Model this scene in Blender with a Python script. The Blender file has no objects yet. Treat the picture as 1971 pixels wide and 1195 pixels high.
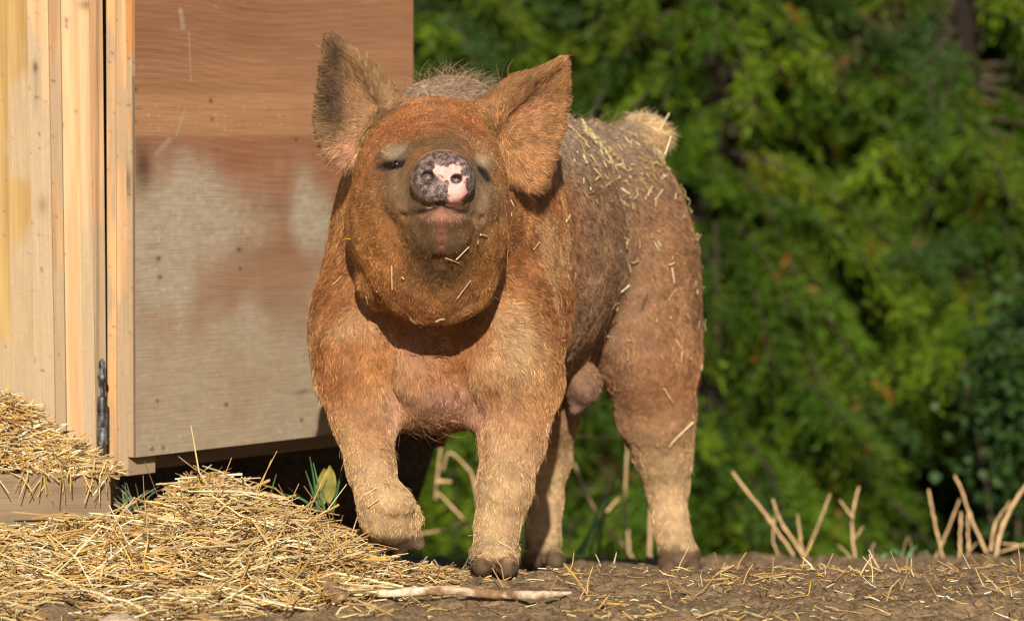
import bpy, math, numpy as np
from mathutils import Vector, Matrix
rng = np.random.default_rng(7)
scene = bpy.context.scene
C = scene.collection

# ------------------------------------------------------------ camera, light
F, CX, CY = 8800.0, 985.5, 597.5
TH = math.radians(2.32)
CAM = np.array([0.0, -8.0, 0.785])
FW = np.array([0, math.cos(TH), -math.sin(TH)]); UP = np.array([0, math.sin(TH), math.cos(TH)])
cam = bpy.data.cameras.new('camera'); camo = bpy.data.objects.new('camera', cam); C.objects.link(camo)
camo.location = CAM; camo.rotation_euler = (math.pi/2 - TH, 0, 0)
cam.sensor_width = 36; cam.lens = 36*F/1971; cam.clip_end = 2000; cam.clip_start = 0.1
cam.dof.use_dof = True; cam.dof.focus_distance = 7.76; cam.dof.aperture_fstop = cam.lens/1000/0.036
scene.camera = camo
AZ, EL = math.radians(-1.5), math.radians(22)
S = Vector((-math.sin(AZ)*math.cos(EL), -math.cos(AZ)*math.cos(EL), math.sin(EL)))
w = bpy.data.worlds.new('World'); scene.world = w; w.use_nodes = True
nt = w.node_tree; sky = nt.nodes.new('ShaderNodeTexSky'); sky.sky_type = 'NISHITA'; sky.sun_disc = False
sky.sun_elevation = EL; sky.sun_rotation = math.atan2(S.x, S.y)
bg = nt.nodes['Background']; bg.inputs[1].default_value = 0.05
nt.links.new(sky.outputs[0], bg.inputs[0])
sl = bpy.data.lights.new('sun', 'SUN'); sl.energy = 5.0; sl.angle = math.radians(0.5); sl.color = (1, 0.93, 0.82)
so = bpy.data.objects.new('sun', sl); C.objects.link(so); so.rotation_euler = S.to_track_quat('Z', 'Y').to_euler()
so.location = (-3, -10, 8)
scene.view_settings.view_transform = 'Standard'; scene.view_settings.look = 'None'
scene.view_settings.exposure = 0.24; scene.view_settings.gamma = 1
scene.cycles.max_bounces = 6; scene.cycles.filter_width = 1.1

# ------------------------------------------------------------ helpers
def W(px, py, yd):
    d = 8.0 + yd
    return CAM + d*(FW + (px-CX)/F*np.array([1., 0, 0]) - (py-CY)/F*UP)
def proj(p):
    q = np.asarray(p) - CAM
    d = q @ FW
    return CX + q[..., 0]/d*F, CY - (q @ UP)/d*F, d
def lin(r, g, b):
    c = np.array([r, g, b])/255.
    return np.where(c <= .04045, c/12.92, ((c+.055)/1.055)**2.4)
_tab = rng.random((32, 32, 32)).astype(np.float32)
def vn(p):
    """value noise 0..1 at points (...,3)"""
    p = np.asarray(p, dtype=np.float64); i = np.floor(p).astype(np.int64); f = p - i; f = f*f*(3-2*f)
    i0 = i & 31; i1 = (i+1) & 31
    x0, y0, z0 = i0[..., 0], i0[..., 1], i0[..., 2]; x1, y1, z1 = i1[..., 0], i1[..., 1], i1[..., 2]
    fx, fy, fz = f[..., 0], f[..., 1], f[..., 2]
    a = _tab[x0, y0, z0]*(1-fx)+_tab[x1, y0, z0]*fx; b = _tab[x0, y1, z0]*(1-fx)+_tab[x1, y1, z0]*fx
    c = _tab[x0, y0, z1]*(1-fx)+_tab[x1, y0, z1]*fx; d = _tab[x0, y1, z1]*(1-fx)+_tab[x1, y1, z1]*fx
    return (a*(1-fy)+b*fy)*(1-fz)+(c*(1-fy)+d*fy)*fz
def fbm(p, o=4):
    p = np.asarray(p, dtype=np.float64); s = 0; a = .5; t = 0
    for k in range(o):
        s = s + a*vn(p*2**k+17.3*k); t += a; a *= .5
    return s/t
def sst(a, b, x):
    t = np.clip((x-a)/(b-a), 0, 1); return t*t*(3-2*t)
def unit(v): return v/np.maximum(np.linalg.norm(v, axis=-1, keepdims=True), 1e-9)

def mesh_fast(name, V, Fc, col=None, smooth=True, extra=None):
    me = bpy.data.meshes.new(name); V = np.asarray(V, np.float32); Fc = np.asarray(Fc, np.int32)
    n, k = Fc.shape
    me.vertices.add(len(V)); me.vertices.foreach_set('co', V.ravel())
    me.loops.add(n*k); me.loops.foreach_set('vertex_index', Fc.ravel())
    me.polygons.add(n); me.polygons.foreach_set('loop_start', np.arange(0, n*k, k, dtype=np.int32))
    me.polygons.foreach_set('use_smooth', np.full(n, smooth))
    me.update(calc_edges=True)
    if col is not None:
        a = me.color_attributes.new('Col', 'FLOAT_COLOR', 'POINT')
        c = np.ones((len(V), 4), np.float32); c[:, :3] = col; a.data.foreach_set('color', c.ravel())
    for kx, v in (extra or {}).items():
        a = me.attributes.new(kx, 'FLOAT', 'POINT'); a.data.foreach_set('value', np.asarray(v, np.float32))
    return me
def obj(name, me, mat, parent=None, **props):
    o = bpy.data.objects.new(name, me); C.objects.link(o)
    if mat is not None: me.materials.append(mat)
    if parent is not None: o.parent = parent
    for k, v in props.items(): o[k] = v
    return o
def empty(name, loc, **props):
    o = bpy.data.objects.new(name, None); C.objects.link(o); o.location = loc; o.empty_display_size = .05
    for k, v in props.items(): o[k] = v
    return o
def put(o, parent):                       # parent keeping world coords (parents are only translated)
    o.parent = parent; o.matrix_parent_inverse = Matrix.Translation(-Vector(parent.location)); return o
def tubes(P, R, sides=4, col=None, caps=True):
    """P (N,K,3), R (N,K) -> V, F(quads), col"""
    P = np.asarray(P, float); N, K, _ = P.shape
    R = np.broadcast_to(np.asarray(R, float), (N, K))
    T = np.empty_like(P); T[:, 1:-1] = P[:, 2:]-P[:, :-2]; T[:, 0] = P[:, 1]-P[:, 0]; T[:, -1] = P[:, -1]-P[:, -2]
    T = unit(T); ref = rng.normal(size=(N, 1, 3)); U = unit(np.cross(T, ref)); Vv = np.cross(T, U)
    a = np.arange(sides)/sides*2*np.pi
    ring = P[:, :, None]+R[:, :, None, None]*(np.cos(a)[:, None]*U[:, :, None]+np.sin(a)[:, None]*Vv[:, :, None])
    V = ring.reshape(-1, 3)
    idx = np.arange(N*K*sides).reshape(N, K, sides); nx = np.roll(idx, -1, axis=2)
    Fq = np.stack([idx[:, :-1], nx[:, :-1], nx[:, 1:], idx[:, 1:]], -1).reshape(-1, 4)
    if caps and sides == 4:
        Fq = np.concatenate([Fq, idx[:, 0, ::-1].reshape(-1, 4), idx[:, -1].reshape(-1, 4)])
    cc = None if col is None else np.repeat(col, K*sides, axis=0)
    return V, Fq, cc
def poly_tube(pts, r, n=14, sides=8):
    """smooth single tube through pts"""
    pts = np.asarray(pts, float); r = np.asarray(r, float)
    t = np.linspace(0, len(pts)-1, n); P = np.stack([np.interp(t, np.arange(len(pts)), pts[:, i]) for i in range(3)], -1)
    for _ in range(2): P[1:-1] = (P[:-2]+2*P[1:-1]+P[2:])/4
    R = np.interp(t, np.arange(len(r)), r)
    return P, R
def join(parts):
    V = []; Fq = []; Cc = []; o = 0
    for v, f, c in parts:
        V.append(v); Fq.append(f+o); Cc.append(c); o += len(v)
    return np.concatenate(V), np.concatenate(Fq), np.concatenate(Cc)

# ------------------------------------------------------------ materials
def newmat(name):
    m = bpy.data.materials.new(name); m.use_nodes = True
    return m, m.node_tree, m.node_tree.nodes['Principled BSDF']
def mat_attr(name, rough=.7, nscale=200, namt=.25, bump=.3, bdist=.002, translucent=0, spec=.3, coord='Object', stretch=None):
    m, t, b = newmat(name); N, L = t.nodes, t.links
    at = N.new('ShaderNodeAttribute'); at.attribute_name = 'Col'
    tc = N.new('ShaderNodeTexCoord'); vec = tc.outputs[coord]
    if stretch:
        mp = N.new('ShaderNodeMapping'); mp.inputs['Scale'].default_value = stretch; L.new(vec, mp.inputs[0]); vec = mp.outputs[0]
    nz = N.new('ShaderNodeTexNoise'); nz.inputs['Scale'].default_value = nscale; nz.inputs['Detail'].default_value = 5; L.new(vec, nz.inputs['Vector'])
    mr = N.new('ShaderNodeMapRange'); mr.inputs[1].default_value = .3; mr.inputs[2].default_value = .7
    mr.inputs[3].default_value = 1-namt; mr.inputs[4].default_value = 1+namt; L.new(nz.outputs['Fac'], mr.inputs[0])
    mx = N.new('ShaderNodeVectorMath'); mx.operation = 'SCALE'; L.new(at.outputs['Color'], mx.inputs[0]); L.new(mr.outputs[0], mx.inputs['Scale'])
    L.new(mx.outputs[0], b.inputs['Base Color'])
    b.inputs['Roughness'].default_value = rough; b.inputs['Specular IOR Level'].default_value = spec
    if bump:
        bp = N.new('ShaderNodeBump'); bp.inputs['Strength'].default_value = bump; bp.inputs['Distance'].default_value = bdist
        L.new(nz.outputs['Fac'], bp.inputs['Height']); L.new(bp.outputs[0], b.inputs['Normal'])
    if translucent:
        tr = N.new('ShaderNodeBsdfTranslucent'); L.new(mx.outputs[0], tr.inputs[0])
        ms = N.new('ShaderNodeMixShader'); ms.inputs[0].default_value = translucent
        L.new(b.outputs[0], ms.inputs[1]); L.new(tr.outputs[0], ms.inputs[2])
        L.new(ms.outputs[0], N['Material Output'].inputs['Surface'])
    return m
M_soil = mat_attr('soil', .95, 130, .35, .7, .006, spec=.1)
M_straw = mat_attr('straw', .5, 60, .2, 0, translucent=.2, spec=.3)
M_woodh = mat_attr('plywood', .75, 1, .16, .35, .0015, coord='UV', stretch=(9, 420, 1), spec=.15)
M_woodv = mat_attr('pine', .7, 1, .12, .3, .0015, coord='UV', stretch=(420, 7, 1), spec=.2)
M_leaf = mat_attr('foliage', .6, 30, .2, 0, translucent=.15, spec=.2)
M_bark = mat_attr('bark', .9, 90, .35, .6, .004, spec=.1)
M_stalk = mat_attr('dry_stalk', .75, 60, .2, .2, spec=.2)
M_iron = mat_attr('iron', .45, 150, .5, .5, .002, spec=.5)

# ------------------------------------------------------------ ground
def ground_h(x, y, detail=True):
    x = np.asarray(x, float); y = np.asarray(y, float)
    z3 = np.zeros_like(x)
    yc = 2.55 + .35*(vn(np.stack([x*1.1+3, z3, z3+5], -1))-.5)
    up = y.clip(0, None)
    z = -.088*np.minimum(up, yc)
    z = z - np.where(y > yc, .75*(1-np.exp(-((y-yc).clip(0)/.9)**1.2)), 0)
    px = CX + x/(8+y.clip(-1.5, 1))*F
    fx = np.interp(px, [-500, 0, 100, 180, 240, 300, 350, 400, 470, 520, 580, 640, 700, 750, 800, 850],
                   [.055, .062, .066, .062, .060, .100, .135, .150, .140, .115, .088, .062, .032, .010, .0, 0])
    fy = np.where(y < .03, np.exp(-(np.abs(y-.03)/.40)**1.8), np.exp(-((y-.03)/.22)**2))
    z = z + fx*fy
    if detail:
        p = np.stack([x, y, z3], -1)
        near = sst(6, 3, np.hypot(x, y))
        nf = np.exp(-((x-.16)/.42)**2-((y-.55)/.65)**2); z = z-.007*nf; near = near*(1-.6*nf)   # trodden flat under the pig
        z = z + near*(.036*(fbm(p*5.5, 3)-.5) + .030*(fbm(p*19+4, 3)-.5) + .022*(fbm(p*60+9, 3)-.5)*(1-.6*np.clip(fx*fy/.1, 0, 1)))
    return z
def axis(lo, hi, step, far):
    a = np.arange(lo, hi+step/2, step); o = []; s = step; v = hi
    while v < far: s *= 1.35; v += s; o.append(v)
    s = step; v = lo; q = []
    while v > -far: s *= 1.35; v -= s; q.append(v)
    return np.array(q[::-1]+list(a)+o)
gx = axis(-1.15, 1.3, .009, 900); gy = axis(-1.05, 3.1, .010, 900)
X, Y = np.meshgrid(gx, gy); Z = ground_h(X, Y)
Vg = np.stack([X, Y, Z], -1).reshape(-1, 3)
ii = np.arange(len(Vg)).reshape(X.shape)
Fg = np.stack([ii[:-1, :-1], ii[:-1, 1:], ii[1:, 1:], ii[1:, :-1]], -1).reshape(-1, 4)
n1 = fbm(Vg*np.array([4, 4, 0])+2, 4)[:, None]; n2 = fbm(Vg*np.array([40, 40, 0])+7, 3)[:, None]
cg = lin(120, 98, 72)*(1-n1)+lin(148, 124, 94)*n1
cg = cg*(.7+.6*n2)
pxg = CX+Vg[:, 0]/(8+Vg[:, 1].clip(-1.5, 2))*F; ms_ = (sst(760, 600, pxg)*sst(-.5, -.2, Vg[:, 1])*sst(.6, .4, Vg[:, 1]))[:, None]; cg = cg*(1-.7*ms_)+lin(164, 128, 78)*(.7+.5*n2)*.7*ms_
far = sst(2.6, 3.6, Vg[:, 1])[:, None]; cg = cg*(1-far)+lin(62, 72, 30)*(.6+.7*n1)*far
obj('ground', mesh_fast('ground', Vg, Fg, cg), M_soil, kind='structure')

# crumbs of soil
N = 5200
cx = rng.uniform(-1.1, 1.3, N); cy = -0.95+3.6*rng.random(N)**1.3
pts = np.stack([cx, cy, ground_h(cx, cy)], -1)
ico = np.array([[0, 0, 1], [.89, 0, .45], [.28, .85, .45], [-.72, .53, .45], [-.72, -.53, .45], [.28, -.85, .45], [.72, .53, -.45], [-.28, .85, -.45], [-.89, 0, -.45], [-.28, -.85, -.45], [.72, -.53, -.45], [0, 0, -1]])
icf = np.array([[0, 1, 2], [0, 2, 3], [0, 3, 4], [0, 4, 5], [0, 5, 1], [1, 6, 2], [2, 7, 3], [3, 8, 4], [4, 9, 5], [5, 10, 1], [6, 7, 2], [7, 8, 3], [8, 9, 4], [9, 10, 5], [10, 6, 1], [11, 7, 6], [11, 8, 7], [11, 9, 8], [11, 10, 9], [11, 6, 10]])
rad = .0025+.012*rng.random(N)**4
Vc = pts[:, None]+ico[None]*(.6+.7*rng.random((N, 12, 1)))*rad[:, None, None]*np.array([1.2, 1.1, .8])
Fc = (icf[None]+12*np.arange(N)[:, None, None]).reshape(-1, 3)
cc = np.repeat((lin(120, 98, 72)*(.65+.7*rng.random((N, 1)))), 12, 0)
obj('soil_crumbs', mesh_fast('soil_crumbs', Vc.reshape(-1, 3), Fc, cc, smooth=False), M_soil, kind='stuff',
    label='brown soil crumbs and small clods strewn over the bare dirt', category='soil')

# ------------------------------------------------------------ straw
STRAW = np.array([lin(212, 184, 130), lin(200, 166, 106), lin(184, 148, 92), lin(228, 206, 160), lin(164, 128, 84), lin(132, 104, 74), lin(238, 222, 186), lin(206, 162, 76)])
def straw_cols(n, p): return np.minimum(STRAW[rng.choice(len(STRAW), n, p=p)]*(.85+.6*rng.random((n, 1))), .86)
def straw_batch(base, length, tilt, wid, p, yaw=None):
    n = len(base); yaw = rng.uniform(0, 2*np.pi, n) if yaw is None else yaw
    d = np.stack([np.cos(yaw)*np.cos(tilt), np.sin(yaw)*np.cos(tilt), np.sin(tilt)], -1)
    bend = rng.normal(size=(n, 3))*length[:, None]*.07
    P = np.stack([base-d*length[:, None]/2, base+bend, base+d*length[:, None]/2+bend*.3], 1)
    R = np.stack([wid, wid*.95, wid*.6], 1)
    return tubes(P, R, 4, straw_cols(n, p))
PW = np.array([.2, .18, .14, .15, .12, .07, .06, .08])
PD = np.array([.12, .1, .14, .1, .2, .24, .05, .05]); PD = PD/PD.sum()
parts = []
def mound_pts(n, pxlo, pxhi, ylo, yhi, lift):
    y = rng.uniform(ylo, yhi, n); px = rng.uniform(pxlo, pxhi, n); x = (px-CX)*(8+y)/F
    P = np.stack([x, y, ground_h(x, y)+rng.uniform(0, 1, n)**1.5*lift], -1)
    sx, sy, _ = proj(P)                       # keep clear the strip of bare dirt where the stick lies
    return P[~((sx > 665) & (sx < 1100) & (sy > 1118) & (sy < 1172) & (rng.random(n) < .8))]
b = mound_pts(27000, -160, 720, -.85, .42, .024); L = .015+.085*rng.random(len(b))**2.4
mud = fbm(b*np.array([7, 7, 0])+3, 3); keep = (mud+.25*rng.random(len(b)) > .60-.48*sst(-.48, -.22, b[:, 1])); b = b[keep]; L = L[keep]
parts.append(straw_batch(b, L, rng.normal(0, .22, len(b)), .0007+.0012*rng.random(len(b))**1.5, PW))
b = mound_pts(3000, 560, 860, -.6, .15, .012); L = .012+.06*rng.random(len(b))**2
parts.append(straw_batch(b, L, rng.normal(0, .3, len(b)), .0008+.001*rng.random(len(b)), PD))
b = mound_pts(75, 60, 700, -.5, .15, .02); L = .06+.10*rng.random(len(b))
b[:, 2] += L*.25
parts.append(straw_batch(b, L, rng.uniform(.3, 1.35, len(b)), .001+.001*rng.random(len(b)), PW))
b = mound_pts(200, -60, 700, -.7, .2, .03); L = .10+.12*rng.random(len(b))
parts.append(straw_batch(b, L, rng.normal(.05, .18, len(b)), .0014+.0014*rng.random(len(b)), PW))
V, Fq, cc = join(parts)
obj('straw_bedding', mesh_fast('straw_bedding', V, Fq, cc, smooth=False), M_straw, kind='stuff',
    label='golden heap of loose straw spilling from the shed onto the dirt', category='straw')
parts = []
b = mound_pts(1500, 800, 2100, -.85, .25, .006); L = .01+.06*rng.random(len(b))**2
pt = fbm(b*np.array([5, 5, 0])+31, 3); k = pt+.3*rng.random(len(b)) > .62; b = b[k]; L = L[k]
parts.append(straw_batch(b, L, rng.normal(.05, .25, len(b)), .0007+.0011*rng.random(len(b)), PW))
b = mound_pts(1500, 760, 2100, -.85, .6, .004); L = .006+.03*rng.random(len(b))**2
parts.append(straw_batch(b, L, rng.normal(.05, .3, len(b)), .0006+.0008*rng.random(len(b)), PD))
b = mound_pts(60, 800, 2000, -.6, .3, .004); L = .03+.04*rng.random(len(b)); b[:, 2] += L*.3
parts.append(straw_batch(b, L, rng.uniform(.5, 1.3, len(b)), .0008+.0008*rng.random(len(b)), PW))
V, Fq, cc = join(parts)
obj('scattered_straw', mesh_fast('scattered_straw', V, Fq, cc, smooth=False), M_straw, kind='stuff',
    label='thin broken straw bits scattered over the bare dirt in front of the pig', category='straw')

# ------------------------------------------------------------ shed
shed = empty('shed', W(120, 980, .3), label='pale timber shed with muddy boards and an open plywood door', category='shed')
def slab(name, tl, tr, br, bl, thick, colfn, mat, parent, res=.004):
    """board whose front face is the quad tl,tr,br,bl; colfn(u,v metres from tl, P) -> colour"""
    tl, tr, br, bl = map(np.asarray, (tl, tr, br, bl))
    wdt = np.linalg.norm(tr-tl); h = np.linalg.norm(bl-tl)
    nu = max(3, min(320, int(wdt/res))); nv = max(6, min(560, int(h/res)))
    u = np.linspace(0, 1, nu)[None, :, None]; v = np.linspace(0, 1, nv)[:, None, None]
    P = (tl*(1-u)+tr*u)*(1-v)+(bl*(1-u)+br*u)*v
    nrm = np.cross(br-tl, tr-tl); nrm = unit(nrm)
    if nrm[1] > 0: nrm = -nrm
    B = P-nrm*thick
    V = np.concatenate([P.reshape(-1, 3), B[[0, -1]][:, [0, -1]].reshape(-1, 3)])
    # rim vertices of the back joined through a coarse ring
    i = np.arange(nu*nv).reshape(nv, nu)
    Fq = [np.stack([i[:-1, :-1], i[1:, :-1], i[1:, 1:], i[:-1, 1:]], -1).reshape(-1, 4)]
    n0 = nu*nv
    per = [(i[0, 0], i[0, -1], n0+1, n0), (i[0, -1], i[-1, -1], n0+3, n0+1), (i[-1, -1], i[-1, 0], n0+2, n0+3), (i[-1, 0], i[0, 0], n0, n0+2)]
    # duplicate corner verts so the side faces keep hard edges
    cor = np.array(per); V = np.concatenate([V, V[cor.ravel()]]); m0 = n0+4
    Fq.append(np.arange(m0, m0+16).reshape(4, 4)); Fq.append(np.array([[n0, n0+1, n0+3, n0+2]]))
    uu = np.concatenate([(np.broadcast_to(u, (nv, nu, 1))*wdt).ravel(), [0, wdt, 0, wdt]]); vv = np.concatenate([(np.broadcast_to(v, (nv, nu, 1))*h).ravel(), [0, 0, h, h]])
    uu = np.concatenate([uu, uu[cor.ravel()]]); vv = np.concatenate([vv, vv[cor.ravel()]])
    # side faces: shift u on the back vertices so the grain does not smear
    col = colfn(uu, vv, V)
    me = mesh_fast(name, V, np.concatenate(Fq), col, smooth=False)
    uv = me.uv_layers.new(name='UVMap'); vi = np.empty(len(me.loops), np.int32); me.loops.foreach_get('vertex_index', vi)
    off = rng.random(2)*3
    uv.data.foreach_set('uv', np.stack([uu[vi]+off[0], -vv[vi]+off[1]], -1).astype(np.float32).ravel())
    o = obj(name, me, mat); put(o, shed if parent is None else parent)
    return o
MUD = lin(166, 144, 116)
def pine(c1, c2, seed, mud=(.4, 1.), knots=()):
    """vertical boards: growth lines along v, a coat of dried mud on the lower part"""
    def f(u, v, P):
        p = np.stack([u*26+seed, v*1.1+seed*2, np.full_like(u, seed)], -1)
        g = fbm(p, 4); r = .5+.5*np.sin((g*9+u*70)*2.2)
        col = (c1*(1-r[:, None]*.75)+c2*r[:, None]*.75)*(.84+.3*fbm(np.stack([u*60, v*3+seed, u*0+seed], -1), 3))[:, None]
        pyy = proj(P)[1]/1000.
        m = fbm(np.stack([u*14+seed*3, v*5+seed, u*0], -1), 4)
        k = sst(-.08, .05, (m-.5)*1.3+(pyy-mud[0]+.06)*mud[1])
        fine = .9+.2*fbm(np.stack([u*300, v*300, u*0], -1), 2)
        col = col*(1-k[:, None]*.85)+MUD*fine[:, None]*k[:, None]*.85
        sp = vn(np.stack([u*160, v*130, u*0+seed], -1)); col = col*(1-.5*sst(.90, .96, sp))[:, None]
        px, py, _ = proj(P)
        for (kx, ky, rx, ry, dk) in knots:
            q = np.exp(-((px-kx)/rx)**2-((py-ky)/ry)**2); col = col*(1-dk*q[:, None])
        return col
    return f
def vboard(name, x0t, x1t, x0b, x1b, yb, yd0, yd1, thick, fn, parent=None, top=-900):
    # edges given in the picture at y=0 and y=800, extended along the board's own length
    g = lambda xt, xb, y: xt+(xb-xt)*y/800.
    return slab(name, W(g(x0t, x0b, top), top, yd0), W(g(x1t, x1b, top), top, yd1), W(g(x1t, x1b, yb), yb, yd1), W(g(x0t, x0b, yb), yb, yd0), thick, fn, M_woodv if True else None, parent)
YEL1, YEL2 = lin(176, 146, 92), lin(152, 118, 68)
PIN1, PIN2 = lin(198, 164, 124), lin(180, 138, 96)
ORG1, ORG2 = lin(196, 142, 88), lin(176, 120, 68)
vboard('wall_panel', -700, 20, -690, 30, 960, .30, .30, .018, pine(YEL1, YEL2, 1.3, (.45, .7)))
vboard('wall_panel', 14, 54, 22, 70, 960, .295, .295, .018, pine(YEL1*.95, YEL2, 2.7, (.58, .8)))
vboard('wall_stud', 52, 94, 68, 108, 960, .27, .27, .03, pine(PIN1, PIN2, 4.1, (.33, .7), [(68, 130, 5, 12, .8), (70, 175, 4, 40, .4), (82, 395, 10, 18, .35)]))
vboard('wall_stud', 93.5, 116, 107.5, 127, 960, .265, .275, .02, pine(PIN1*.8, PIN2*.75, 5.9, (.45, .6)))
vboard('corner_post', 117, 148, 128.5, 160, 870, .24, .24, .06, pine(PIN1*1.03, PIN2, 7.7, (.78, .5), [(128, 40, 4, 7, .6), (128, 52, 3, 4, .6), (148, 215, 3, 3, .7), (120, 240, 3, 5, .5)]))
vboard('corner_post', 148, 171, 160, 184, 880, .238, .238, .055, pine(PIN1*.98, PIN2*.95, 8.4, (.60, .5), [(165, 10, 14, 10, .55)]))
vboard('door_jamb', 171, 197, 184, 205, 905, .245, .262, .03, pine(lin(196, 160, 120), lin(170, 128, 92), 9.9, (.30, .5), [(188, 300, 3, 900, .5)]))
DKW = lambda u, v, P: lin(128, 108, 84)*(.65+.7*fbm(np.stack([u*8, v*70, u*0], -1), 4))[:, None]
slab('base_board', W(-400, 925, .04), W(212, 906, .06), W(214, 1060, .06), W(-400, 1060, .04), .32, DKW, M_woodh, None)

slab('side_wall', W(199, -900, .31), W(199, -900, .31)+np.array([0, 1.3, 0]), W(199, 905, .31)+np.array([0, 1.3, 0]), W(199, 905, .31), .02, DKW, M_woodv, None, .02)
# the door, in its own frame
DO = W(262, 880, .25); E1 = np.array([.4719, .8817, 0]); E2 = np.array([0, 0, 1.]); EN = np.array([.8817, -.4719, 0])
def D(u, v, n): return DO+E1*u+E2*v+EN*n
door = empty('door', D(0, 0, 0)); put(door, shed)
def plycol(u, v, P):
    hh = 1.75-v                                     # height over the panel's foot
    qx = 262+u*528; qy = 880-hh*1015
    n = fbm(np.stack([u*2.2, v*16+3, u*0], -1), 4); n3 = fbm(np.stack([u*5+8, v*130, u*0], -1), 3); n4 = vn(np.stack([u*2, v*9, u*0+4], -1))
    warp = v+.012*np.sin(u*7+1)+.02*vn(np.stack([u*3, v*4, u*0+2], -1))
    rings = .5+.5*np.sin(warp*520+5*n+2*n3)
    base = lin(180, 132, 96)*(1-n)[:, None]+lin(148, 100, 70)*n[:, None]
    base = base*(.86+.28*n3)[:, None]*(1-.20*(rings*(.3+.7*n4))[:, None])
    band = sst(285, 300, qy+6*(n4-.5))*sst(420, 330, qy); base = base*(1-.28*band[:, None])+lin(140, 84, 56)*(.28*band[:, None])
    lt = sst(205, 225, qy)*sst(300, 285, qy); base = base*(1-.35*lt[:, None])+lin(206, 156, 108)*(.35*lt[:, None])
    base = base*(1-.6*sst(420, 640, qy+60*(n-.5)))[:, None]+lin(158, 134, 110)*(.9+.2*n3)[:, None]*(.6*sst(420, 640, qy+60*(n-.5)))[:, None]
    big = fbm(np.stack([qx*.011, qy*.009, u*0+6], -1), 5); streak = fbm(np.stack([qx*.035, qy*.008, u*0+2], -1), 4)
    m = sst(520, 760, qy)*.75
    for (bx, by, rx, ry, a) in ((350, 455, 95, 105, .9), (300, 520, 90, 120, .8), (335, 610, 45, 90, .5), (590, 455, 50, 75, .75), (690, 520, 90, 120, .6), (520, 640, 80, 60, .25)):
        m = np.maximum(m, a*np.exp(-(((qx-bx)/rx)**2+((qy-by)/ry)**2)**1.3))
    m = m+(big-.5)*1.1+(streak-.5)*.6
    k = sst(-.10, .90, m)*.85*sst(250, 340, qy+40*(big-.5))
    for (ax, ay, bx, by, wd) in ((300, 325, 322, 300, 5), (335, 290, 350, 245, 2), (343, 58, 348, 92, 4), (358, 100, 362, 190, 1.2), (310, 590, 318, 680, 5)):
        d = np.array([bx-ax, by-ay]); t = np.clip(((qx-ax)*d[0]+(qy-ay)*d[1])/(d@d), 0, 1)
        k = np.maximum(k, .45*sst(wd*1.6, wd*.4, np.hypot(qx-ax-t*d[0], qy-ay-t*d[1])+3*(streak-.5)))
    k = np.clip(k*(.62+.76*fbm(np.stack([qx*.09, qy*.16, u*0+5], -1), 4)), 0, .92)
    saw = .5+.5*np.sin(u*520+3*n); cross = (1-.09*saw*sst(430, 620, qy)*vn(np.stack([u*6, v*9, u*0+9], -1)))
    mudc = lin(184, 170, 146)*(.84+.3*fbm(np.stack([qx*.12, qy*.12, u*0], -1), 3))[:, None]*cross[:, None]
    col = base*(1-k[:, None])+mudc*k[:, None]
    low = sst(560, 760, qy)[:, None]; col = col*(1-.35*low)+lin(176, 150, 120)*.35*low*cross[:, None]
    # the sheet's joint line, nail heads and flecks
    col = col*(1-.55*(np.exp(-((qy-242)/1.3)**2)*(.35+.65*(qx < 275)))[:, None])
    for (kx, ky, r) in ((398, 227, 4), (400, 262, 3), (262, 208, 4), (303, 518, 4), (305, 552, 4), (450, 508, 4), (452, 545, 3), (425, 800, 4), (290, 868, 4), (310, 868, 3), (570, 845, 4), (610, 790, 3), (262, 265, 3), (300, 780, 3), (620, 140, 3), (560, 300, 3)):
        col = col*(1-.75*np.exp(-((qx-kx)**2+(qy-ky)**2)/r**2))[:, None]
    col = col*(1-.6*np.exp(-((qx-275)/16)**2-((qy-350)/42)**2)*(qx < 300))[:, None]
    col = col*(1-.45*np.exp(-((qx-572)/16)**2-((qy-790+(qx-572)*.15)/5)**2))[:, None]
    fl = vn(np.stack([u*420, v*160, u*0+3], -1)); col = col*(1+.5*(sst(.9, .97, fl)*sst(.5, .7, vn(np.stack([u*8, v*8, u*0+1], -1))))[:, None])
    return col
slab('plywood_panel', D(0, 1.75, 0), D(1.02, 1.75, 0), D(1.02, 0, 0), D(0, 0, 0), .006, plycol, M_woodh, door, .0034)
slab('panel_edge', D(0, 1.75, -.0185), D(0, 1.75, -.0003), D(0, 0, -.0003), D(0, 0, -.0185), 1.01, pine(ORG1, ORG2, 12.1, (.23, 1.2), [(245, 350, 7, 30, .7)]), M_woodv, door)
slab('door_stile', D(.004, 1.75, -.042), D(.004, 1.75, -.0195), D(.004, -.034, -.0195), D(.004, -.034, -.042), .09, pine(PIN1, PIN2, 14.2, (.42, .5), [(205, 200, 20, 2, .7), (205, 197, 20, 1.2, .6), (206, 266, 8, 3, .85)]), M_woodv, door)
slab('door_stile', D(.002, 1.75, -.062), D(.002, 1.75, -.0425), D(.002, -.034, -.0425), D(.002, -.034, -.062), .09, pine(lin(206, 162, 112), lin(186, 138, 90), 15.8, (.40, .5)), M_woodv, door)
slab('bottom_rail', D(.095, .1, -.045), D(1.01, .1, -.045), D(1.01, -.030, -.045), D(.095, -.030, -.045), .04, lambda u, v, P: lin(150, 122, 98)*(.7+.6*fbm(np.stack([u*6, v*90, u*0], -1), 4))[:, None], M_woodh, door)
slab('top_rail', D(.095, 1.74, -.0195), D(1.01, 1.74, -.0195), D(1.01, 1.64, -.0195), D(.095, 1.64, -.0195), .04, DKW, M_woodh, door)
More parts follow.
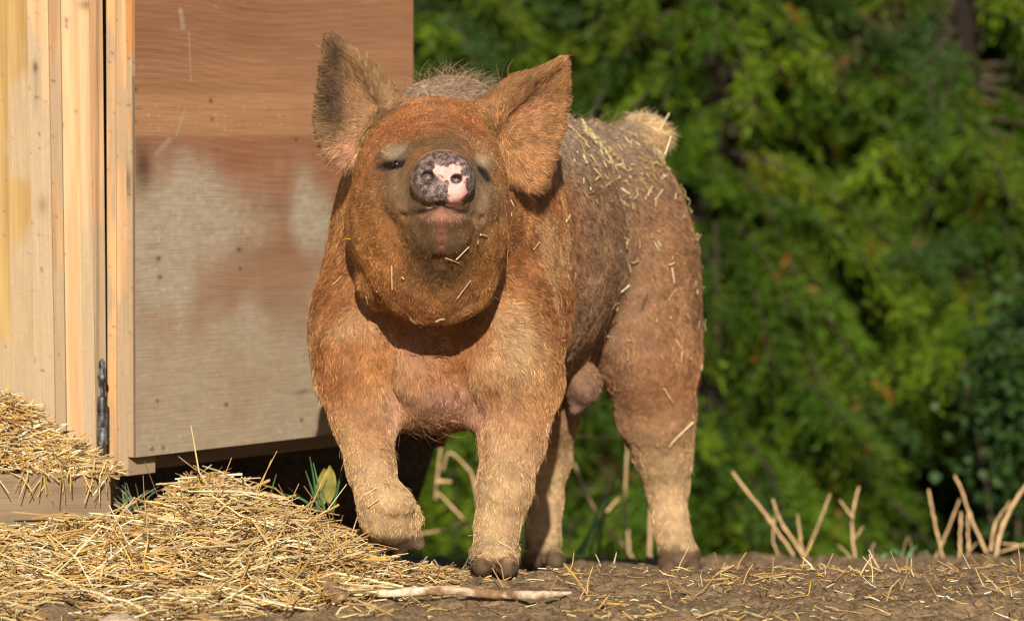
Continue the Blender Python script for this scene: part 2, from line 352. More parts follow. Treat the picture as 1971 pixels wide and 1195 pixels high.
# hinge: barrel with finial and strap
def lathe(prof, n=16):
    r = np.array([p[0] for p in prof]); z = np.array([p[1] for p in prof]); a = np.arange(n)/n*2*np.pi
    V = np.stack([r[:, None]*np.cos(a), r[:, None]*np.sin(a), np.broadcast_to(z[:, None], (len(r), n))], -1).reshape(-1, 3)
    i = np.arange(len(V)).reshape(len(r), n); nx = np.roll(i, -1, 1)
    return V, np.stack([i[:-1], nx[:-1], nx[1:], i[1:]], -1).reshape(-1, 4)
hb = W(197, 858, .222)
V, Fq = lathe([(0, 0), (.009, .001), (.0098, .004), (.0098, .03), (.0086, .031), (.0086, .033), (.0098, .034), (.0098, .058), (.0086, .059), (.0086, .061), (.0098, .062), (.0098, .086), (.009, .089), (.004, .091), (.004, .112), (.008, .118), (.009, .124), (.007, .131), (.005, .136), (.0065, .142), (.006, .15), (.003, .156), (0, .158)])
ncol = np.where((vn(V*180) > .5)[:, None], lin(96, 96, 90), lin(46, 44, 44))
hin = obj('hinge', mesh_fast('hinge', V+hb, Fq, ncol), M_iron); put(hin, shed)
V, Fq = lathe([(0, 0), (.004, .0005), (.0045, .006), (.003, .03), (.006, .045), (.004, .052), (0, .054)])
pin = obj('hinge_pin', mesh_fast('hinge_pin', V+hb-np.array([0, 0, .056]), Fq, np.tile(lin(60, 58, 54), (len(V), 1))), M_iron); put(pin, hin)

# straw on the sill
b = []
n = 6500
px = rng.uniform(-180, 205, n); topy = np.interp(px, [-180, 0, 40, 100, 150, 190, 205], [720, 755, 785, 832, 872, 906, 915])
v = (.12*vn(np.stack([px*.05, px*0, px*0], -1))+.88*rng.random(n)**.6).clip(0, 1); yd = .02+.22*v*rng.uniform(.75, 1.0, n)
zt = np.array([W(a, t, .22)[2] for a, t in zip(px, topy)]); zb = np.array([W(a, 912, .05)[2] for a in px])
z = zb+(zt-zb).clip(0)*(sst(-.1, .95, v))*rng.uniform(.85, 1.03, n)
x = (px-CX)*(8+yd)/F
L = .015+.085*rng.random(n)**2.2
p1 = straw_batch(np.stack([x, yd, z], -1), L, rng.normal(.02, .25, n), .0007+.0012*rng.random(n), PW)
n = 36; px = rng.uniform(-60, 215, n); L = .03+.06*rng.random(n)
p2 = straw_batch(np.stack([(px-CX)*8.02/F, np.full(n, .03)+rng.uniform(-.02, .02, n), np.array([W(a, 915, .03)[2] for a in px])-.01], -1), L, rng.uniform(-1.35, -.4, n), .0009+.0009*rng.random(n), PW, yaw=rng.uniform(-2.4, -.7, n))
# body of the heap
gu = np.linspace(-260, 208, 60); gv = np.linspace(0, 1, 24); U, Vv = np.meshgrid(gu, gv)
zt = np.interp(U, [-180, 0, 40, 100, 150, 190, 205], [720, 755, 785, 832, 872, 906, 915]); ztw = CAM[2]+8.22*(-math.sin(TH)-(zt-CY)/F); zbw = CAM[2]+8.05*(-math.sin(TH)-(912-CY)/F)
yy = .045+.22*Vv; zz = zbw+(ztw-zbw).clip(.001)*sst(-.1, .95, Vv)-.012+.02*(fbm(np.stack([U*.03, Vv*8, U*0], -1), 3)-.5)
Vm = np.stack([(U-CX)*(8+yy)/F, yy, zz], -1).reshape(-1, 3); i = np.arange(len(Vm)).reshape(U.shape)
Fm = np.stack([i[:-1, :-1], i[:-1, 1:], i[1:, 1:], i[1:, :-1]], -1).reshape(-1, 4)
V, Fq, cc = join([p1, p2, (Vm, Fm, np.tile(lin(120, 88, 48), (len(Vm), 1)))])
obj('straw_heap', mesh_fast('straw_heap', V, Fq, cc, smooth=False), M_straw, kind='stuff',
    label='golden straw piled on the shed sill against the pale boards', category='straw')

# ------------------------------------------------------------ trees behind
GREENS = np.array([lin(62, 84, 12), lin(79, 97, 15), lin(48, 70, 13), lin(90, 94, 20), lin(46, 66, 26), lin(78, 78, 42)])
def conifer_mesh(seed, n_bough=430, height=3.4, rad=1.0, skirt=.05):
    r = np.random.default_rng(seed); LV = []; LC = []; BP = []; BR = []
    for k in range(n_bough):
        for _ in range(12):
            t = r.random()**1.15; z0 = skirt+t*height*.93; a = r.uniform(0, 2*np.pi)
            if vn(np.array([math.cos(a)*2.2+seed, math.sin(a)*2.2+seed, z0*2.6])) > .47: break
        ln = rad*(1.05-.75*t)*r.uniform(.45, 1.15); rise = r.uniform(-.15, .45); droop = r.uniform(.3, .75)
        s = np.linspace(0, 1, 9); hd = np.array([math.cos(a), math.sin(a), 0]); sd = np.array([-hd[1], hd[0], 0])
        sway = r.normal(0, .12)
        P = s[:, None]*ln*hd+np.array([0, 0, z0])+np.array([0, 0, 1])*(rise*ln*s-droop*ln*s**2.2)[:, None]+sd*(sway*ln*s**2)[:, None]
        BP.append(P); BR.append(np.interp(s, [0, 1], [.012, .002]))
        bc = GREENS[r.choice(len(GREENS), p=[.40, .28, .20, .03, .08, .01])]*r.uniform(.9, 1.75)
        nb = int(44*ln/.9)+10; sb = r.uniform(.22, 1, nb); side = r.choice([-1, 1], nb)
        root = np.stack([np.interp(sb, s, P[:, i]) for i in range(3)], -1)
        bl = ln*(.16+.16*r.random(nb))*(1.15-.6*sb)
        dr = unit(side[:, None]*sd*.75+hd*.65+np.stack([r.normal(0, .2, nb), r.normal(0, .2, nb), r.normal(-.12, .25, nb)], -1))
        nl = 20
        q = np.linspace(.08, 1, nl)
        C0 = root[:, None]+dr[:, None]*(bl[:, None]*q)[..., None]+np.array([0, 0, -1])*(.6*bl[:, None]*q**2)[..., None]+r.normal(0, .008, (nb, nl, 3))
        ld = unit(dr[:, None]+np.array([0, 0, -.35])+r.normal(0, .45, (nb, nl, 3))); lw = unit(np.cross(ld, r.normal(size=(nb, nl, 3))))
        ll = (.014+.022*r.random((nb, nl)))[..., None]; wd = (.0022+.0024*r.random((nb, nl)))[..., None]
        A = C0-ld*ll*.3; B = C0+lw*wd+ld*ll*.2; Cc = C0+ld*ll; Dd = C0-lw*wd+ld*ll*.2
        LV.append(np.stack([A, B, Cc, Dd], 2).reshape(-1, 3))
        c = bc*(.7+.6*r.random((nb, nl, 1))); br = r.random((nb, 1, 1)) < .008; c = np.where(br, lin(150, 90, 40), c)
        LC.append(np.repeat(c.reshape(-1, 3), 4, 0))
    V = np.concatenate(LV); Fq = np.arange(len(V)).reshape(-1, 4)
    crown = mesh_fast('crown', V, Fq, np.concatenate(LC), smooth=False)
    bv, bf, bc = tubes(np.array(BP), np.array(BR), 4, np.tile(lin(78, 67, 55), (len(BP), 1)))
    branches = mesh_fast('branches', bv, bf, bc)
    P, R = poly_tube([(0, 0, -.3), (.03, .02, .8), (-.02, 0, 2.0), (0, 0, height)], [.09, .07, .05, .01], 16)
    tv, tf, tc = tubes(P[None], R[None], 8, np.tile(lin(40, 33, 27), (1, 1)), caps=False)
    trunk = mesh_fast('trunk', tv, tf, tc)
    for me, mt in ((crown, M_leaf), (branches, M_bark), (trunk, M_bark)): me.materials.append(mt)
    return crown, branches, trunk
GZ = -.98
variants = [conifer_mesh(s) for s in (11, 12, 13)]
tree_spots = [(-1.35, 6.5, 0, .3, 'bushy green conifer standing behind the open plywood door, mostly hidden'),
              (-.30, 6.35, 1, 1.9, 'bushy green conifer rising right beside the plywood door edge, above the pig'),
              (.62, 6.2, 2, 4.4, 'bushy green conifer behind the pig rump and tail'),
              (1.42, 6.45, 0, 2.4, 'yellow-green conifer filling the right background behind the dry stalks'),
              (2.4, 6.4, 1, 5.2, 'green conifer at the right edge of the hedge, beyond the ivy'),
              (-.85, 7.7, 2, .8, 'dark conifer of the second row in the gap left of the pig ears'),
              (.15, 7.8, 0, 3.1, 'dark conifer of the second row seen between the two ears'),
              (1.0, 7.6, 1, .2, 'dark conifer of the second row above the pig tail'),
              (1.9, 7.8, 2, 2.2, 'dark conifer of the second row at the upper right'),
              (2.9, 7.7, 0, 4.0, 'dark conifer of the second row past the right edge')]
for (x, y, vi, rz, lab) in tree_spots:
    o = empty('conifer_tree', (x, y, GZ), label=lab, category='tree', group='conifers in the hedge behind the pig'); o.rotation_euler = (0, 0, rz)
    if y > 7: o.scale = (1.35, 1.35, 1.2)
    for nm, me in zip(('crown', 'branches', 'trunk'), variants[vi]):
        c = bpy.data.objects.new(nm, me); C.objects.link(c); c.parent = o
# ivy bush, lower right
n = 2000
t = rng.random((n, 3))-.5; cen = np.array(W(1962, 800, 5.1))
dd = unit(rng.normal(size=(n, 3))); P = cen+dd*(rng.random((n, 1))**.5)*np.array([.16, .25, .34])*(.5+1.0*fbm(dd*2.2+4, 3))[:, None]+.03*rng.normal(size=(n, 3))
P = P[P[:, 2] > GZ]; n = len(P)
ld = unit(rng.normal(size=(n, 3))+np.array([0, -.5, -.5])); lw = unit(np.cross(ld, rng.normal(size=(n, 3))+np.array([0, 0, 1.])))
ll = (.018+.018*rng.random((n, 1))); A = P-ld*ll*.5; B = P+lw*ll*.55; Cc = P+ld*ll*.7; Dd = P-lw*ll*.55
cb = lin(46, 70, 26)*(.6+.8*rng.random((n, 1))); cb = np.where(rng.random((n, 1)) < .15, lin(78, 100, 60), cb)
ivy = empty('ivy_bush', W(1950, 1075, 5.1), label='dark bluish-green leafy bush at the right edge of the hedge', category='bush')
put(obj('leaves', mesh_fast('ivy_leaves', np.stack([A, B, Cc, Dd], 1).reshape(-1, 3), np.arange(4*n).reshape(-1, 4), np.repeat(cb, 4, 0), smooth=False), M_leaf), ivy)
st = [poly_tube([cen+np.array([dx, .0, -.9]), cen+np.array([dx*.6, .02, -.4]), cen+np.array([dx*2, .03, .15])], [.012, .009, .004], 8) for dx in (-.08, 0, .09)]
v, f, c = tubes(np.array([s[0] for s in st]), np.array([s[1] for s in st]), 4, np.tile(lin(84, 70, 54), (3, 1)))
put(obj('stems', mesh_fast('ivy_stems', v, f, c), M_bark), ivy)

# ------------------------------------------------------------ the pig: one continuous body from a distance field
H = .0039
LO = np.array([-.47, -.60, -.13]); HI = np.array([.50, 1.36, 1.06])
NG = np.ceil((HI-LO)/H).astype(int)
FLD = np.full(NG, .25, np.float32)
gxs, gys, gzs = [(LO[i]+H*np.arange(NG[i])).astype(np.float32) for i in range(3)]
def window(lo, hi):
    a = np.clip(np.floor((np.asarray(lo)-LO)/H).astype(int), 0, NG-1); b = np.clip(np.ceil((np.asarray(hi)-LO)/H).astype(int)+1, 1, NG)
    sl = tuple(slice(a[i], b[i]) for i in range(3))
    return sl, gxs[sl[0]][:, None, None], gys[sl[1]][None, :, None], gzs[sl[2]][None, None, :]
def smin(sl, d, k):
    o = FLD[sl]; h = np.maximum(k-np.abs(o-d), 0)/k; FLD[sl] = np.minimum(o, d)-h*h*k*.25
def smax_sub(sl, d, k):
    o = FLD[sl]; d = -d; h = np.maximum(k-np.abs(o-d), 0)/k; FLD[sl] = np.maximum(o, d)+h*h*k*.25
def rotm(yaw=0, pitch=0, roll=0):
    return np.array(Matrix.Rotation(math.radians(yaw), 3, 'Z') @ Matrix.Rotation(math.radians(pitch), 3, 'X') @ Matrix.Rotation(math.radians(roll), 3, 'Y'))
def ell(c, r, k=.05, yaw=0, pitch=0, roll=0, sub=False):
    c = np.asarray(c); r = np.asarray(r, float); Rm = rotm(yaw, pitch, roll).T
    m = r.max()+k*1.1+.01
    sl, x, y, z = window(c-m, c+m); x = x-c[0]; y = y-c[1]; z = z-c[2]
    q = [Rm[i, 0]*x+Rm[i, 1]*y+Rm[i, 2]*z for i in range(3)]
    k0 = np.sqrt(sum((q[i]/r[i])**2 for i in range(3))); k1 = np.sqrt(sum((q[i]/r[i]**2)**2 for i in range(3)))+1e-6
    d = k0*(k0-1)/k1
    (smax_sub if sub else smin)(sl, d.astype(np.float32), k)
def cone(a, b, ra, rb, k=.04, sub=False, flat=None):
    a = np.asarray(a, float); b = np.asarray(b, float); m = max(ra, rb)+k*1.1+.01
    sl, x, y, z = window(np.minimum(a, b)-m, np.maximum(a, b)+m); ab = b-a; L2 = ab@ab
    t = np.clip(((x-a[0])*ab[0]+(y-a[1])*ab[1]+(z-a[2])*ab[2])/L2, 0, 1)
    d = np.sqrt((x-a[0]-t*ab[0])**2+((y-a[1]-t*ab[1])/(flat or 1))**2+(z-a[2]-t*ab[2])**2)-(ra+(rb-ra)*t)
    (smax_sub if sub else smin)(sl, d.astype(np.float32), k)
def surf(px, py, start=7.0, end=9.4):
    """first point of the body's surface seen along the line of the given picture point"""
    d = np.arange(start, end, .0015); P = CAM+d[:, None]*(FW+(px-CX)/F*np.array([1., 0, 0])-(py-CY)/F*UP)
    i = np.round((P-LO)/H).astype(int); ok = ((i >= 0) & (i < NG)).all(1); i = np.clip(i, 0, NG-1)
    v = np.where(ok, FLD[i[:, 0], i[:, 1], i[:, 2]], 1); j = np.argmax(v < 0)
    return P[j] if v[j] < 0 else None
YAW = -16.7
# trunk
ell(W(842, 600, .20), (.222, .26, .205), .06)
ell(W(868, 425, .30), (.168, .26, .262), .08, YAW)
ell(W(962, 468, .60), (.222, .42, .285), .08, YAW)
ell(W(1108, 480, .98), (.226, .27, .252), .06, YAW)
ell(W(1255, 610, .94), (.090, .18, .20), .05, YAW)
ell(W(1010, 560, .16), (.072, .13, .20), .05, YAW)
# chest
ell(W(690, 655, .06), (.083, .11, .135), .07)
ell(W(972, 690, .035), (.088, .11, .115), .07)
ell(W(824, 730, .065), (.095, .13, .078), .09)
cone(W(800, 600, .0), W(812, 735, -.035), .028, .034, .03)
# fore leg, planted
cone(W(1000, 740, .05), W(988, 850, .0), .076, .055, .04)
cone(W(988, 850, .0), W(970, 940, -.03), .054, .045, .02)
cone(W(970, 940, -.03), W(955, 1010, -.03), .045, .036, .02)
cone(W(955, 1010, -.03), W(951, 1065, -.03), .036, .037, .02)
ell(W(951, 1070, -.045), (.041, .050, .032), .015)
for px in (928, 975): ell(W(px, 1090, -.082), (.0205, .042, .0215), .006)
cone(W(951, 1078, -.135), W(951, 1112, -.12), .004, .006, .006, sub=True)
for px in (930, 985): cone(W(px, 1058, .02), W(px+4, 1078, .025), .014, .011, .012)
ell(W(972, 940, -.05), (.036, .036, .045), .02)
# fore leg, lifted
cone(W(690, 745, .03), W(700, 810, .0), .068, .053, .04)
cone(W(700, 810, .0), W(713, 900, -.05), .053, .040, .02)
cone(W(713, 900, -.05), W(728, 955, -.09), .040, .038, .02)
ell(W(745, 962, -.095), (.050, .042, .034), .015, roll=15)
ell(W(748, 1000, -.06), (.047, .046, .042), .02, roll=25)
cone(W(738, 985, -.07), W(766, 1018, -.03), .042, .040, .02)
cone(W(772, 1005, -.05), W(806, 1046, -.03), .024, .013, .010)
cone(W(745, 1016, -.06), W(768, 1052, -.035), .025, .013, .010)
cone(W(792, 985, -.03), W(806, 1000, -.01), .016, .010, .010)
# hind leg, right
cone(W(1256, 705, .92), W(1264, 800, .95), .082, .066, .06)
cone(W(1264, 800, .95), W(1276, 875, .99), .066, .050, .04)
cone(W(1276, 875, .99), W(1284, 935, 1.01), .050, .035, .04)
cone(W(1284, 935, 1.01), W(1290, 1005, .99), .035, .030, .03)
cone(W(1290, 1005, .99), W(1304, 1060, .96), .030, .037, .03)
ell(W(1308, 1074, .955), (.042, .055, .028), .015)
for px in (1286, 1333): ell(W(px, 1090, .92), (.021, .042, .021), .007)
# hind leg, left
cone(W(1062, 690, .86), W(1060, 800, .86), .07, .050, .04)
cone(W(1060, 800, .86), W(1058, 885, .92), .050, .040, .03)
cone(W(1058, 885, .92), W(1048, 965, .92), .038, .034, .02)
cone(W(1048, 965, .92), W(1046, 1045, .86), .033, .036, .02)
for px in (1026, 1068): ell(W(px, 1076, .82), (.021, .044, .022), .006)
# belly pouch
ell(W(1124, 742, .74), (.033, .07, .040), .055); cone(W(1112, 770, .73), W(1106, 790, .715), .010, .006, .03)
# tail
cone(W(1185, 275, 1.12), W(1240, 255, 1.20), .03, .034, .04); ell(W(1255, 266, 1.20), (.036, .035, .026), .02)
# neck, head
cone(W(832, 410, .0), W(862, 420, .25), .148, .195, .07)
ell(W(828, 298, -.08), (.124, .13, .090), .04)
ell(W(838, 238, -.04), (.095, .09, .038), .04)
ell(W(813, 440, -.08), (.131, .15, .120), .03)
ell(W(828, 515, -.10), (.100, .13, .078), .03)
ell(W(742, 548, -.10), (.052, .08, .042), .03); ell(W(872, 566, -.14), (.070, .08, .036), .03); ell(W(806, 572, -.12), (.05, .08, .030), .025)
ell(W(830, 515, -.20), (.098, .11, .080), .03)
ell(W(742, 430, -.16), (.066, .085, .085), .03)
ell(W(910, 445, -.14), (.056, .085, .090), .03)
cone(W(840, 322, -.18), W(851, 348, -.40), .080, .053, .035)
ell(W(790, 382, -.29), (.040, .075, .040), .05, yaw=-12)
ell(W(914, 394, -.28), (.034, .075, .040), .05, yaw=12)
cone(W(844, 505, -.20), W(851, 440, -.375), .098, .052, .04)
ell(W(852, 420, -.415), (.036, .028, .015), .02)
ell(W(785, 440, -.22), (.05, .08, .06), .03)
ell(W(908, 448, -.21), (.045, .08, .06), .03)
ell(W(752, 332, -.17), (.056, .06, .055), .05); ell(W(914, 344, -.17), (.042, .06, .050), .05)
ell(W(766, 392, -.225), (.050, .07, .080), .06); ell(W(920, 402, -.212), (.034, .07, .070), .06)
# wrinkles of the muzzle are added to the finished surface below; the snout's disc
ell(W(852, 348, -.432), (.0545, .028, .0425), .014, pitch=-14)
ell(W(857, 316, -.415), (.038, .034, .022), .02)
ell(W(852, 370, -.452), (.034, .014, .016), .014)
for px in (822, 880): ell(W(px, 343, -.452), (.020, .012, .018), .012)
ell(W(851, 332, -.468), (.007, .012, .016), .012, sub=True)
# ears
def ear(poly, ymid, thick, tipk, cup, k=.02):
    poly = np.asarray(poly, float)
    c = np.array([W(*p, ymid) for p in poly]); sl, x, y, z = window(c.min(0)-[.03, .12, .03], c.max(0)+[.03, .12, .03])
    x, y, z = np.broadcast_arrays(x, y, z); pts = np.stack([x, y, z], -1).astype(np.float64)
    px, py, dep = proj(pts)
    d2 = np.full(px.shape, 1e9); s = np.ones(px.shape)
    n = len(poly)
    for i in range(n):
        a, b = poly[i], poly[(i+1) % n]; e = b-a; wx, wy = px-a[0], py-a[1]
        t = np.clip((wx*e[0]+wy*e[1])/(e@e), 0, 1); d2 = np.minimum(d2, (wx-t*e[0])**2+(wy-t*e[1])**2)
        c1 = py >= a[1]; c2 = py < b[1]; c3 = e[0]*wy > e[1]*wx
        s = np.where((c1 & c2 & c3) | (~c1 & ~c2 & ~c3), -s, s)
    sd = np.sqrt(d2)*s*.00091
    mid = tipk(px, py)+cup*np.clip(-sd, 0, .06)
    dv = np.abs(dep-8-mid); t = thick
    d = np.sqrt(np.maximum(sd+t, 0)**2+dv**2)-t
    smin(sl, d.astype(np.float32), k)
EARL = [(629, 62), (645, 66), (668, 84), (702, 112), (738, 142), (764, 180), (774, 215), (768, 252), (742, 285), (712, 305), (690, 322), (658, 326), (630, 306), (610, 272), (602, 235), (606, 195), (611, 150), (617, 105), (622, 75)]
EARR = [(1094, 108), (1070, 117), (1036, 133), (990, 152), (946, 176), (922, 200), (914, 235), (925, 275), (946, 315), (962, 345), (990, 356), (1018, 366), (1038, 366), (1054, 345), (1070, 305), (1086, 255), (1096, 200), (1097, 150)]
ear(EARL, -.06, .0058, lambda px, py: -.05-.10*((720-px)/120.).clip(0, 1)*0+.00016*(720-px).clip(0)*0-.03*((240-py)/180).clip(0, 1), .38)
ear(EARR, -.06, .0058, lambda px, py: -.07+.00025*(px-950).clip(0)-.03*((220-py)/110).clip(0, 1), .32)
# rolled front edges of the ears
cone(W(700, 122, -.065), W(757, 205, -.06), .009, .016, .025); cone(W(640, 78, -.075), W(700, 122, -.065), .006, .009, .015)
cone(W(1075, 122, -.070), W(1000, 165, -.065), .007, .013, .02); cone(W(1000, 165, -.065), W(935, 230, -.07), .013, .022, .03)
# carved and raised face details, placed on the surface found above
def onsurf(px, py, inw=0., start=7.0):
    p = surf(px, py, start); return p+FW*inw
NOSL, NOSR = onsurf(823, 341), onsurf(878, 345)
for nsl, nr in ((NOSL, 1.2), (NOSR, .92)):
    ell(nsl+FW*.002, (.0098*nr, .022, .0084*nr), .006, sub=True)
mouth = [onsurf(px, py, .001) for px, py in ((804, 409), (816, 406), (834, 400), (850, 393), (866, 399), (884, 406), (898, 408))]
for a, b_ in zip(mouth[:-1], mouth[1:]): cone(a, b_, .0062, .0062, .008, sub=True)
lipl = [onsurf(px, py, .001) for px, py in ((806, 413), (792, 419), (778, 417))]
for a, b_ in zip(lipl[:-1], lipl[1:]): cone(a, b_, .0035, .0035, .012, sub=True)
lipr = [onsurf(px, py, .001) for px, py in ((903, 410), (916, 421), (926, 423))]
for a, b_ in zip(lipr[:-1], lipr[1:]): cone(a, b_, .0045, .0045, .012, sub=True)
for a, b_ in (((850, 455), (848, 510)),):
    cone(onsurf(*a), onsurf(*b_), .0025, .002, .012, sub=True)
EYES = []
EYS = 7.70; EYEQ = []
for (ex, ey, bx, by, pts) in ((757, 317, 762, 297, ((735, 321), (752, 318), (772, 316))), (925, 335, 924, 314, ((919, 326), (928, 334), (939, 345)))):
    EYS = 7.0
    ell(onsurf(bx, by-3, .008, EYS), (.028, .014, .010) if ex < 800 else (.016, .02, .010), .025)
    qs = [onsurf(*q, 0, EYS) for q in pts]
    for a, b_ in zip(qs[:-1], qs[1:]): cone(a, b_, .0066, .0074, .006, sub=True)
    EYEQ.append(qs)
    EYES.append(onsurf(ex+7 if ex < 800 else ex-1, ey, .004, EYS))
# folds between leg and chest, ripples of muscle
for pts in (((760, 640), (742, 720), (762, 790)), ((862, 640), (880, 720), (915, 800))):
    for a, b_ in zip(pts[:-1], pts[1:]): cone(onsurf(*a), onsurf(*b_), .004, .005, .03, sub=True)

# surface nets
def surface_nets(f):
    ins = f < 0
    c = [ins[i:i-1 or None, j:j-1 or None, k:k-1 or None] if False else ins[i:ins.shape[0]-1+i, j:ins.shape[1]-1+j, k:ins.shape[2]-1+k] for i in (0, 1) for j in (0, 1) for k in (0, 1)]
    s = np.zeros(c[0].shape, np.uint8)
    for q in c: s += q
    cells = np.argwhere((s > 0) & (s < 8)); ids = np.full(s.shape, -1, np.int32); ids[tuple(cells.T)] = np.arange(len(cells))
    acc = np.zeros((len(cells), 3)); cnt = np.zeros(len(cells))
    corners = np.array([(i, j, k) for i in (0, 1) for j in (0, 1) for k in (0, 1)])
    val = [f[tuple((cells+o).T)] for o in corners]
    for a in range(8):
        for b_ in range(a+1, 8):
            if np.abs(corners[a]-corners[b_]).sum() != 1: continue
            m = (val[a] < 0) != (val[b_] < 0); t = val[a][m]/(val[a][m]-val[b_][m])
            acc[m] += corners[a]+t[:, None]*(corners[b_]-corners[a]); cnt[m] += 1
    V = LO+H*(cells+acc/cnt[:, None]); Fs = []
    for ax in range(3):
        u, v = [(1, 2), (2, 0), (0, 1)][ax]
        sl0 = [slice(None)]*3; sl1 = [slice(None)]*3; sl0[ax] = slice(0, -1); sl1[ax] = slice(1, None)
        A = ins[tuple(sl0)]; B = ins[tuple(sl1)]; e = np.argwhere(A != B)
        e = e[(e[:, u] > 0) & (e[:, v] > 0)]
        ok = (e < np.array(ids.shape)).all(1); e = e[ok]
        du = np.zeros(3, int); du[u] = 1; dv = np.zeros(3, int); dv[v] = 1
        q = np.stack([ids[tuple((e-du-dv).T)], ids[tuple((e-dv).T)], ids[tuple(e.T)], ids[tuple((e-du).T)]], -1)
        flip = ~A[tuple(e.T)]; q[flip] = q[flip][:, ::-1]; Fs.append(q)
    return V, np.concatenate(Fs)
PV, PF = surface_nets(FLD)
# keep the biggest connected piece, smooth a little
E = np.concatenate([PF[:, [0, 1]], PF[:, [1, 2]], PF[:, [2, 3]], PF[:, [3, 0]]])
deg = np.bincount(E.ravel(), minlength=len(PV)).astype(float)[:, None]
def nb_mean(A):
    o = np.zeros_like(A)
    for k in range(A.shape[1]): o[:, k] = np.bincount(E[:, 0], A[E[:, 1], k], len(PV))+np.bincount(E[:, 1], A[E[:, 0], k], len(PV))
    return o/deg
for _ in range(2): PV = PV+.5*(nb_mean(PV)-PV); PV = PV-.3*(nb_mean(PV)-PV)
# skin folds and lumps at a scale below the grid of the body shapes
fn = np.cross(PV[PF[:, 2]]-PV[PF[:, 0]], PV[PF[:, 3]]-PV[PF[:, 1]])
PN = np.zeros_like(PV)
for k in range(4):
    for a in range(3): PN[:, a] += np.bincount(PF[:, k], fn[:, a], len(PV))
PN = unit(PN)
def blob(c, r, p=2): return np.exp(-(np.linalg.norm((PV-np.asarray(c))/np.asarray(r), axis=1))**p)
body_m = 1-blob(W(853, 350, -.44), .09, 6)
PV = PV+PN*(body_m*(.007*(fbm(PV*np.array([16, 16, 11]), 3)-.5)+.004*(fbm(PV*45+3, 2)-.5)))[:, None]

wr = np.maximum(blob(W(853, 345, -.36), (.09, .085, .075), 4), .8*np.maximum(blob(W(790, 370, -.28), (.05, .07, .05), 4), blob(W(925, 380, -.28), (.04, .07, .05), 4)))*sst(-.445, -.42, PV[:, 1])
q_ = (PV-W(853, 350, -.43))@np.array([.0, .85, .5])+.012*fbm(PV*40, 2)
PV = PV+PN*(wr*.0009*np.sin(q_*2*np.pi/.015))[:, None]
ck = blob(W(850, 465, -.30), (.08, .10, .06), 4); PV = PV+PN*(ck*.0014*np.sin((np.abs(PV[:, 0]-W(850, 400, -.35)[0])*.9+(PV[:, 2])*.8+.02*fbm(PV*30, 2))*2*np.pi/.017))[:, None]
# colours: coat, dried mud, bare skin, a painted sunlit spot
d_axis = np.array([math.sin(math.radians(16.7)), math.cos(math.radians(16.7)), 0])
n1 = fbm(PV*9, 4); n2 = fbm(PV*26+5, 3); n3 = fbm(PV*90+2, 2)
ORA = lin(184, 128, 78); RED = lin(150, 92, 56); TAN_ = lin(206, 174, 130); GRY = lin(156, 136, 116); BRN = lin(152, 114, 86); DRK = lin(84, 68, 56); PNK = lin(190, 144, 130); GOLD = lin(204, 154, 94)
def mixc(c, col, k): k = np.clip(k, 0, 1)[:, None]; return c*(1-k)+np.asarray(col)*k
PC = np.tile(ORA, (len(PV), 1)); PC = mixc(PC, RED, sst(.35, .65, n1)*.75); PC = mixc(PC, lin(196, 160, 118), sst(.52, .72, fbm(PV*np.array([14, 14, 9])+20, 4))*.5)
x, y, z = PV.T
s_ax = (PV-W(842, 600, .2))@d_axis
back = sst(.10, .35, s_ax); PC = mixc(PC, BRN, back*.85)
PC = mixc(PC, GRY, back*sst(.55, .82, z+.25*(n1-.5))*.6)
PC = mixc(PC, GRY, sst(.06, .16, y)*sst(.66, .76, z)*.85)
PC = mixc(PC, GRY*.85, np.maximum(blob(W(1165, 500, .72), (.09, .16, .19)), blob(W(1100, 540, .5), (.06, .12, .2))*.7)*(.3+.5*n1))
PC = mixc(PC, lin(172, 126, 88), blob(W(1270, 520, .9), (.09, .2, .16))*.8)
PC = mixc(PC, lin(180, 122, 80), blob(W(1270, 760, .95), (.10, .2, .12))*.8)
zr = z-ground_h(x, y, False)*(y > 0); legs = sst(.36, .12, zr+.08*(n1-.5)); PC = mixc(PC, TAN_, legs*.9)
PC = mixc(PC, TAN_*1.05, blob(W(1000, 690, -.03), (.05, .08, .06))*.8)  # sunlit spot on the shoulder bulge, painted into the coat
PC = mixc(PC, lin(172, 140, 104), sst(.06, .0, z-ground_h(x, y, False)+.03*(n1-.5))*.8)
head = blob(W(825, 380, -.15), (.2, .26, .2), 4)
PC = mixc(PC, GOLD, head*(blob(W(720, 480, -.15), (.09, .15, .13))+blob(W(900, 520, -.12), (.08, .12, .10)))*.55)
PC = mixc(PC, lin(168, 98, 56), head*blob(W(832, 232, -.16), (.125, .2, .052), 3)*.85)
def fs(px, py, yd):
    p = surf(px, py, 7.0); return p if p is not None else W(px, py, yd)
